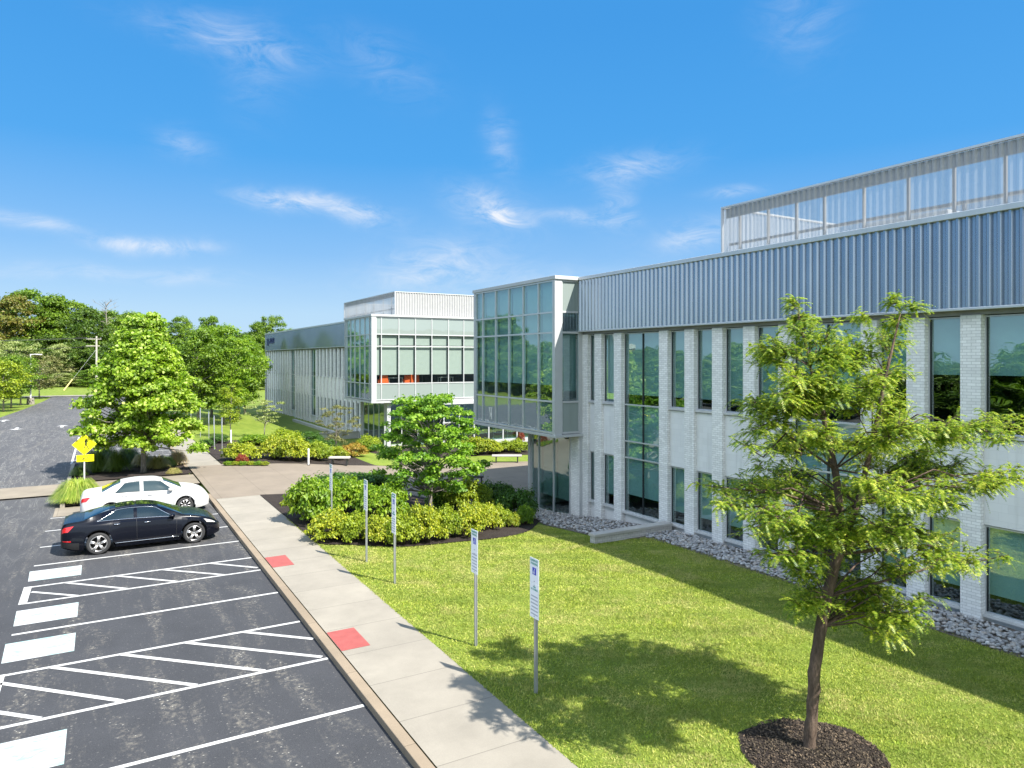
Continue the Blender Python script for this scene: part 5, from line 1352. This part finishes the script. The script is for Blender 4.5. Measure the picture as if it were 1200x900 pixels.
for a in (('lime', 383, 636, 46, 40, 'yellow-green shrub at the left front of the near bed, beside the walkway'), ('lime2', 412, 637, 38, 36, 'yellow-green shrub between the two slim signs and the left front shrub'), ('lime', 444, 640, 34, 38, 'yellow shrub tinged orange between the slim pair of signs'),
          ('lime2', 470, 641, 34, 40, 'yellow-green shrub directly behind the third sign'), ('lime', 496, 638, 38, 50, 'tallest yellow-green shrub in the front row of the near bed'), ('lime2', 521, 633, 30, 40, 'yellow-green shrub in the front row below the redbud trunk'),
          ('lime', 547, 631, 34, 44, 'yellow shrub in the front row right of the redbud trunk'), ('lime', 566, 622, 34, 36, 'yellow-green shrub near the right end of the front row'), ('lime2', 584, 618, 24, 26, 'small yellow-green shrub near the rock strip end of the front row'), ('lime', 601, 619, 14, 19, 'smallest yellow shrub at the right tip of the near bed'),
          ('fresh', 362, 615, 50, 60, 'large fresh-green shrub at the left of the near bed, behind the yellow row'), ('fresh', 396, 606, 52, 50, 'large fresh-green shrub in the middle of the near bed'), ('fresh', 444, 612, 48, 48, 'large fresh-green shrub left of the redbud trunk'),
          ('deep', 400, 584, 60, 33, 'dark green shrub at the back of the near bed in the redbud shade'), ('deep', 437, 580, 44, 30, 'dark green shrub behind the redbud, next to the plaza'), ('fresh', 522, 598, 40, 36, 'fresh-green shrub just right of the redbud trunk'), ('lime2', 549, 603, 44, 44, 'yellowish big shrub right of the redbud, behind the front row'),
          ('deep', 583, 600, 40, 38, 'deep green rounded shrub by the dark bench'), ('deep', 604, 612, 40, 44, 'deep green rounded shrub next to the glass ground floor'), ('fresh', 615, 616, 18, 26, 'small green shrub at the corner nearest the rock strip'), ('orange', 344, 588, 14, 15, 'small reddish shrub at the left tip of the near bed'),
          ('lime', 336, 593, 15, 9, 'low chartreuse mound at the left tip of the near bed')): shrub(*a, group=GF)
GR = 'shrubs in the rear bed'
for a in (('lime', 278, 541, 34, 24, 'round yellow-green shrub at the corner of the rear bed'), ('lime', 318, 538, 30, 30, 'bright yellow shrub in the middle of the rear bed'), ('lime', 341, 541, 34, 32, 'bright yellow shrub behind the white bollard, left side'), ('lime2', 330, 524, 34, 22, 'yellow-green shrub at the back of the rear bed near the lawn'),
          ('lime2', 368, 540, 30, 24, 'yellow-green shrub just right of the white bollard'), ('lime', 390, 539, 26, 18, 'yellow shrub behind the grey bench'), ('orange', 412, 536, 26, 18, 'orange-tinged shrub right of the grey bench'), ('deep', 358, 520, 26, 16, 'dark green shrub at the back of the rear bed below the grey wall'),
          ('deep', 240, 526, 14, 12, 'small dark round shrub beside the far walkway'), ('deep', 254, 520, 16, 12, 'small dark shrub behind the slim posts'), ('fresh', 296, 522, 30, 14, 'low green shrub at the back left of the rear bed'), ('red', 282, 545, 12, 14, 'dark red grass-like shrub in front of the round yellow-green one'),
          ('lime2', 430, 530, 26, 20, 'yellow-green shrub left of the redbud crown by the far glass corner'), ('deep', 376, 526, 28, 14, 'dark shrub under the olive tree')): shrub(*a, group=GR)
for k, x in enumerate((266, 275, 284, 293, 301, 309)):
    shrub('lime' if k % 2 else 'fresh', x, 546, 9, 6, ['leftmost low chartreuse mound in the edging row of the rear bed', 'second low mound in the edging row of the rear bed', 'third low mound in the edging row, before the red shrub', 'fourth low mound in the edging row, right of the red shrub', 'fifth low mound in the edging row of the rear bed', 'rightmost low mound in the edging row of the rear bed'][k], group='edging mounds of the rear bed')
GL = 'courtyard shrubs before the link'
for a in (('lime', 556, 534, 30, 24, 'yellow shrub left of the pale bench in the courtyard'), ('lime', 574, 533, 24, 20, 'yellow shrub behind the left end of the pale bench'), ('lime2', 590, 531, 22, 15, 'yellow-green shrub right behind the pale bench'), ('lime2', 606, 531, 22, 16, 'yellow-green shrub right of the pale bench by the glass column'), ('red', 611, 519, 7, 14, 'narrow red-leaved shrub against the link windows')): shrub(*a, group=GL)
# grasses on the island
GG = 'ornamental grasses on the parking island'
make_grass_clump('fountain_grass', 'arching bright green fountain grass behind the white car', (-.85, 35.9, -.03), 1.05, 1.1, 4200, M['grass_green'], 91, .026, GG)
for (x, y, R, H, mt, sd, lb) in ((-.2, 44.5, .9, 1.5, 'grass_dark', 92, 'tall dark grass clump right of the yellow sign'), (.75, 44.2, .9, 1.35, 'grass_dark', 93, 'dark grass clump left of the tulip tree trunk'), (.2, 46.2, .9, 1.5, 'grass_dark', 94, 'dark grass clump at the back of the tree bed'),
        (-1.0, 43.6, .45, .6, 'grass_dark', 95, 'small dark grass tuft at the sign foot'), (2.75, 44.3, .75, .9, 'grass_tan', 96, 'tan grass clump right of the tulip tree trunk'), (3.3, 44.9, .5, .7, 'grass_green', 97, 'small green grass clump between the tan ones'), (3.85, 45.3, .6, 1.0, 'grass_pink', 98, 'pinkish feathery grass beside the walkway'),
        (2.1, 45.6, .7, .9, 'grass_tan', 99, 'tan grass clump behind the tulip tree trunk'), (3.4, 42.0, .4, .35, 'grass_tan', 100, 'low tan grass tuft on the concrete strip edge'), (1.4, 47.2, .8, 1.2, 'grass_dark', 101, 'dark grass clump at the far end of the tree bed')):
    make_grass_clump('grass_clump', lb, (x, y, -.03), R, H, 1500, M[mt], sd, .02, GG)

# ------------------------------------------------------------------ sky, sun, camera
SUN = Vector((.388, -.80, 1.0)).normalized()
w = bpy.data.worlds.new('World'); SC.world = w; w.use_nodes = True; nt = w.node_tree; nt.nodes.clear(); lk = nt.links
sky = N(nt, 'ShaderNodeTexSky', sky_type='NISHITA'); sky.sun_disc = False; sky.sun_elevation = math.asin(SUN.z); sky.sun_rotation = atan2(SUN.x, SUN.y)
sky.altitude = 100; sky.air_density = 1.0; sky.dust_density = .4; sky.ozone_density = 2.2
tc = N(nt, 'ShaderNodeTexCoord'); sp = N(nt, 'ShaderNodeSeparateXYZ'); lk.new(tc.outputs['Generated'], sp.inputs[0])
e01 = math_(nt, 'DIVIDE', math_(nt, 'ARCSINE', sp.outputs[2]), pi / 2)
grad = ramp(nt, e01, [(0, (1.15, 1.68, 2.25)), (.04, (1.05, 1.62, 2.25)), (.09, (.55, 1.24, 2.2)), (.17, (.15, .93, 2.12)), (.28, (.11, .81, 2.0)), (1, (.12, .66, 1.7))])
base_sky = mixc(nt, .05, grad, sky.outputs[0])
az = math_(nt, 'ARCTAN2', sp.outputs[0], sp.outputs[1]); el = math_(nt, 'ARCSINE', sp.outputs[2])
acc = None
CLD = [(270, 48, 52, 13, .38, .1), (305, 80, 26, 34, .14, 0), (440, 78, 44, 22, .16, .3), (350, 236, 46, 8, .75, .08), (425, 250, 30, 9, .6, .1), (170, 287, 38, 6.5, .9, .02), (595, 248, 17, 12, .85, .5), (570, 236, 36, 14, .38, .2), (512, 312, 55, 22, .55, -.15), (685, 256, 34, 6, .6, .1), (745, 194, 44, 12, .45, -.1), (590, 168, 16, 22, .28, .6),
       (815, 275, 34, 12, .6, -.2), (862, 223, 20, 4, .5, 0), (25, 261, 36, 5, .55, 0), (150, 322, 90, 6, .35, 0), (210, 170, 26, 11, .30, 0), (720, 240, 16, 26, .30, 0), (640, 330, 80, 14, .30, 0), (940, 20, 30, 30, .18, 0)]
wob = N(nt, 'ShaderNodeTexNoise'); wob.inputs['Scale'].default_value = 7; wob.inputs['Detail'].default_value = 5; lk.new(tc.outputs['Generated'], wob.inputs['Vector'])
wv = math_(nt, 'MULTIPLY', math_(nt, 'SUBTRACT', wob.outputs['Fac'], .5), .10)
azw = math_(nt, 'ADD', az, wv); elw = math_(nt, 'ADD', el, math_(nt, 'MULTIPLY', wv, .35))
for (cx0, cy0, sx, sy, amp, tilt) in CLD:
    v = FW + (cx0 - 600) / FPX * RT + np.array([0, 0, (HY - cy0) / FPX]); v = v / np.linalg.norm(v)
    a0 = atan2(v[0], v[1]); e0 = math.asin(v[2]); sa = sx / FPX * 1.1; se = sy / FPX * 1.1
    da = math_(nt, 'SUBTRACT', azw, a0); de = math_(nt, 'SUBTRACT', elw, e0)
    de = math_(nt, 'ADD', de, math_(nt, 'MULTIPLY', da, tilt))
    q = math_(nt, 'ADD', math_(nt, 'POWER', math_(nt, 'DIVIDE', math_(nt, 'ABSOLUTE', da), sa), 2.0), math_(nt, 'POWER', math_(nt, 'DIVIDE', math_(nt, 'ABSOLUTE', de), se), 2.0))
    g = math_(nt, 'MULTIPLY', math_(nt, 'EXPONENT', math_(nt, 'MULTIPLY', q, -.8)), amp)
    acc = g if acc is None else math_(nt, 'ADD', acc, g)
cmb = N(nt, 'ShaderNodeCombineXYZ'); lk.new(math_(nt, 'MULTIPLY', az, 1.0), cmb.inputs[0]); lk.new(math_(nt, 'MULTIPLY', el, 2.6), cmb.inputs[1])
n1 = noise(nt, cmb.outputs[0], 13, 10, .68, 1.1); n2 = noise(nt, cmb.outputs[0], 30, 5, .6, .6)
tex = math_(nt, 'MULTIPLY', ramp(nt, n1, [(.36, 0.05), (.68, 1.0)]), math_(nt, 'ADD', math_(nt, 'MULTIPLY', n2, .7), .65))
cf = math_(nt, 'MINIMUM', math_(nt, 'MULTIPLY', acc, math_(nt, 'MULTIPLY', tex, 1.0)), .88)
sk = mixc(nt, cf, base_sky, (2.45, 2.5, 2.6))
# unseen cloud brightness added high in the west, as fill for the shaded facade
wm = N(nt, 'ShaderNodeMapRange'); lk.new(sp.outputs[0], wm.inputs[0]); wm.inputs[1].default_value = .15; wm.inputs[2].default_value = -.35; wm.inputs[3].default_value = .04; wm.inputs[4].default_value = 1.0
fill_veil = math_(nt, 'MULTIPLY', math_(nt, 'MULTIPLY', ramp(nt, e01, [(.32, 0.0), (.39, 1.0), (.55, 1.0), (.68, .08)]), wm.outputs[0]), ramp(nt, noise(nt, tc.outputs['Generated'], 2.2, 6, .6), [(.36, .45), (.6, 1.0)]))
sk = mixc(nt, fill_veil, sk, (8.3, 9.3, 10.6))
# unseen sky behind the camera brightened on the sun side, added as fill light
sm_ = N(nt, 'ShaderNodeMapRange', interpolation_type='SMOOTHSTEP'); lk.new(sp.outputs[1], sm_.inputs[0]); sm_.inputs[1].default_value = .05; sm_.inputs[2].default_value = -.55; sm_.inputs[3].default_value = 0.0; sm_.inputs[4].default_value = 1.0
south_fill = math_(nt, 'MULTIPLY', sm_.outputs[0], ramp(nt, e01, [(0, 1.0), (.35, .8), (.7, .12)]))
sk = mixc(nt, south_fill, sk, (3.3, 3.9, 4.5))
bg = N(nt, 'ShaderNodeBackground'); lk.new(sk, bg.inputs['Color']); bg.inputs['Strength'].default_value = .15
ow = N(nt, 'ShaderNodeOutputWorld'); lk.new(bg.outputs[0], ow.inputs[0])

sl = bpy.data.lights.new('sun', 'SUN'); sl.energy = 5.0; sl.angle = radians(.53); sl.color = (1, .955, .88)
so = bpy.data.objects.new('sun', sl); COL.objects.link(so); so.rotation_euler = SUN.to_track_quat('Z', 'Y').to_euler(); so.location = (30, -60, 80)

cam = bpy.data.cameras.new('camera'); co = bpy.data.objects.new('camera', cam); COL.objects.link(co); SC.camera = co
cam.sensor_width = 36; cam.sensor_fit = 'HORIZONTAL'; cam.lens = 36 * FPX / 1200; cam.shift_y = -(450 - HY) / 1200
co.location = (0, 0, CH); co.rotation_euler = (pi / 2, 0, -TH); cam.clip_start = .1; cam.clip_end = 6000
SC.view_settings.view_transform = 'Standard'; SC.view_settings.look = 'None'; SC.view_settings.exposure = 1.38; SC.view_settings.gamma = 1
SC.render.engine = 'CYCLES'
SC.cycles.transparent_max_bounces = 16; SC.cycles.max_bounces = 8
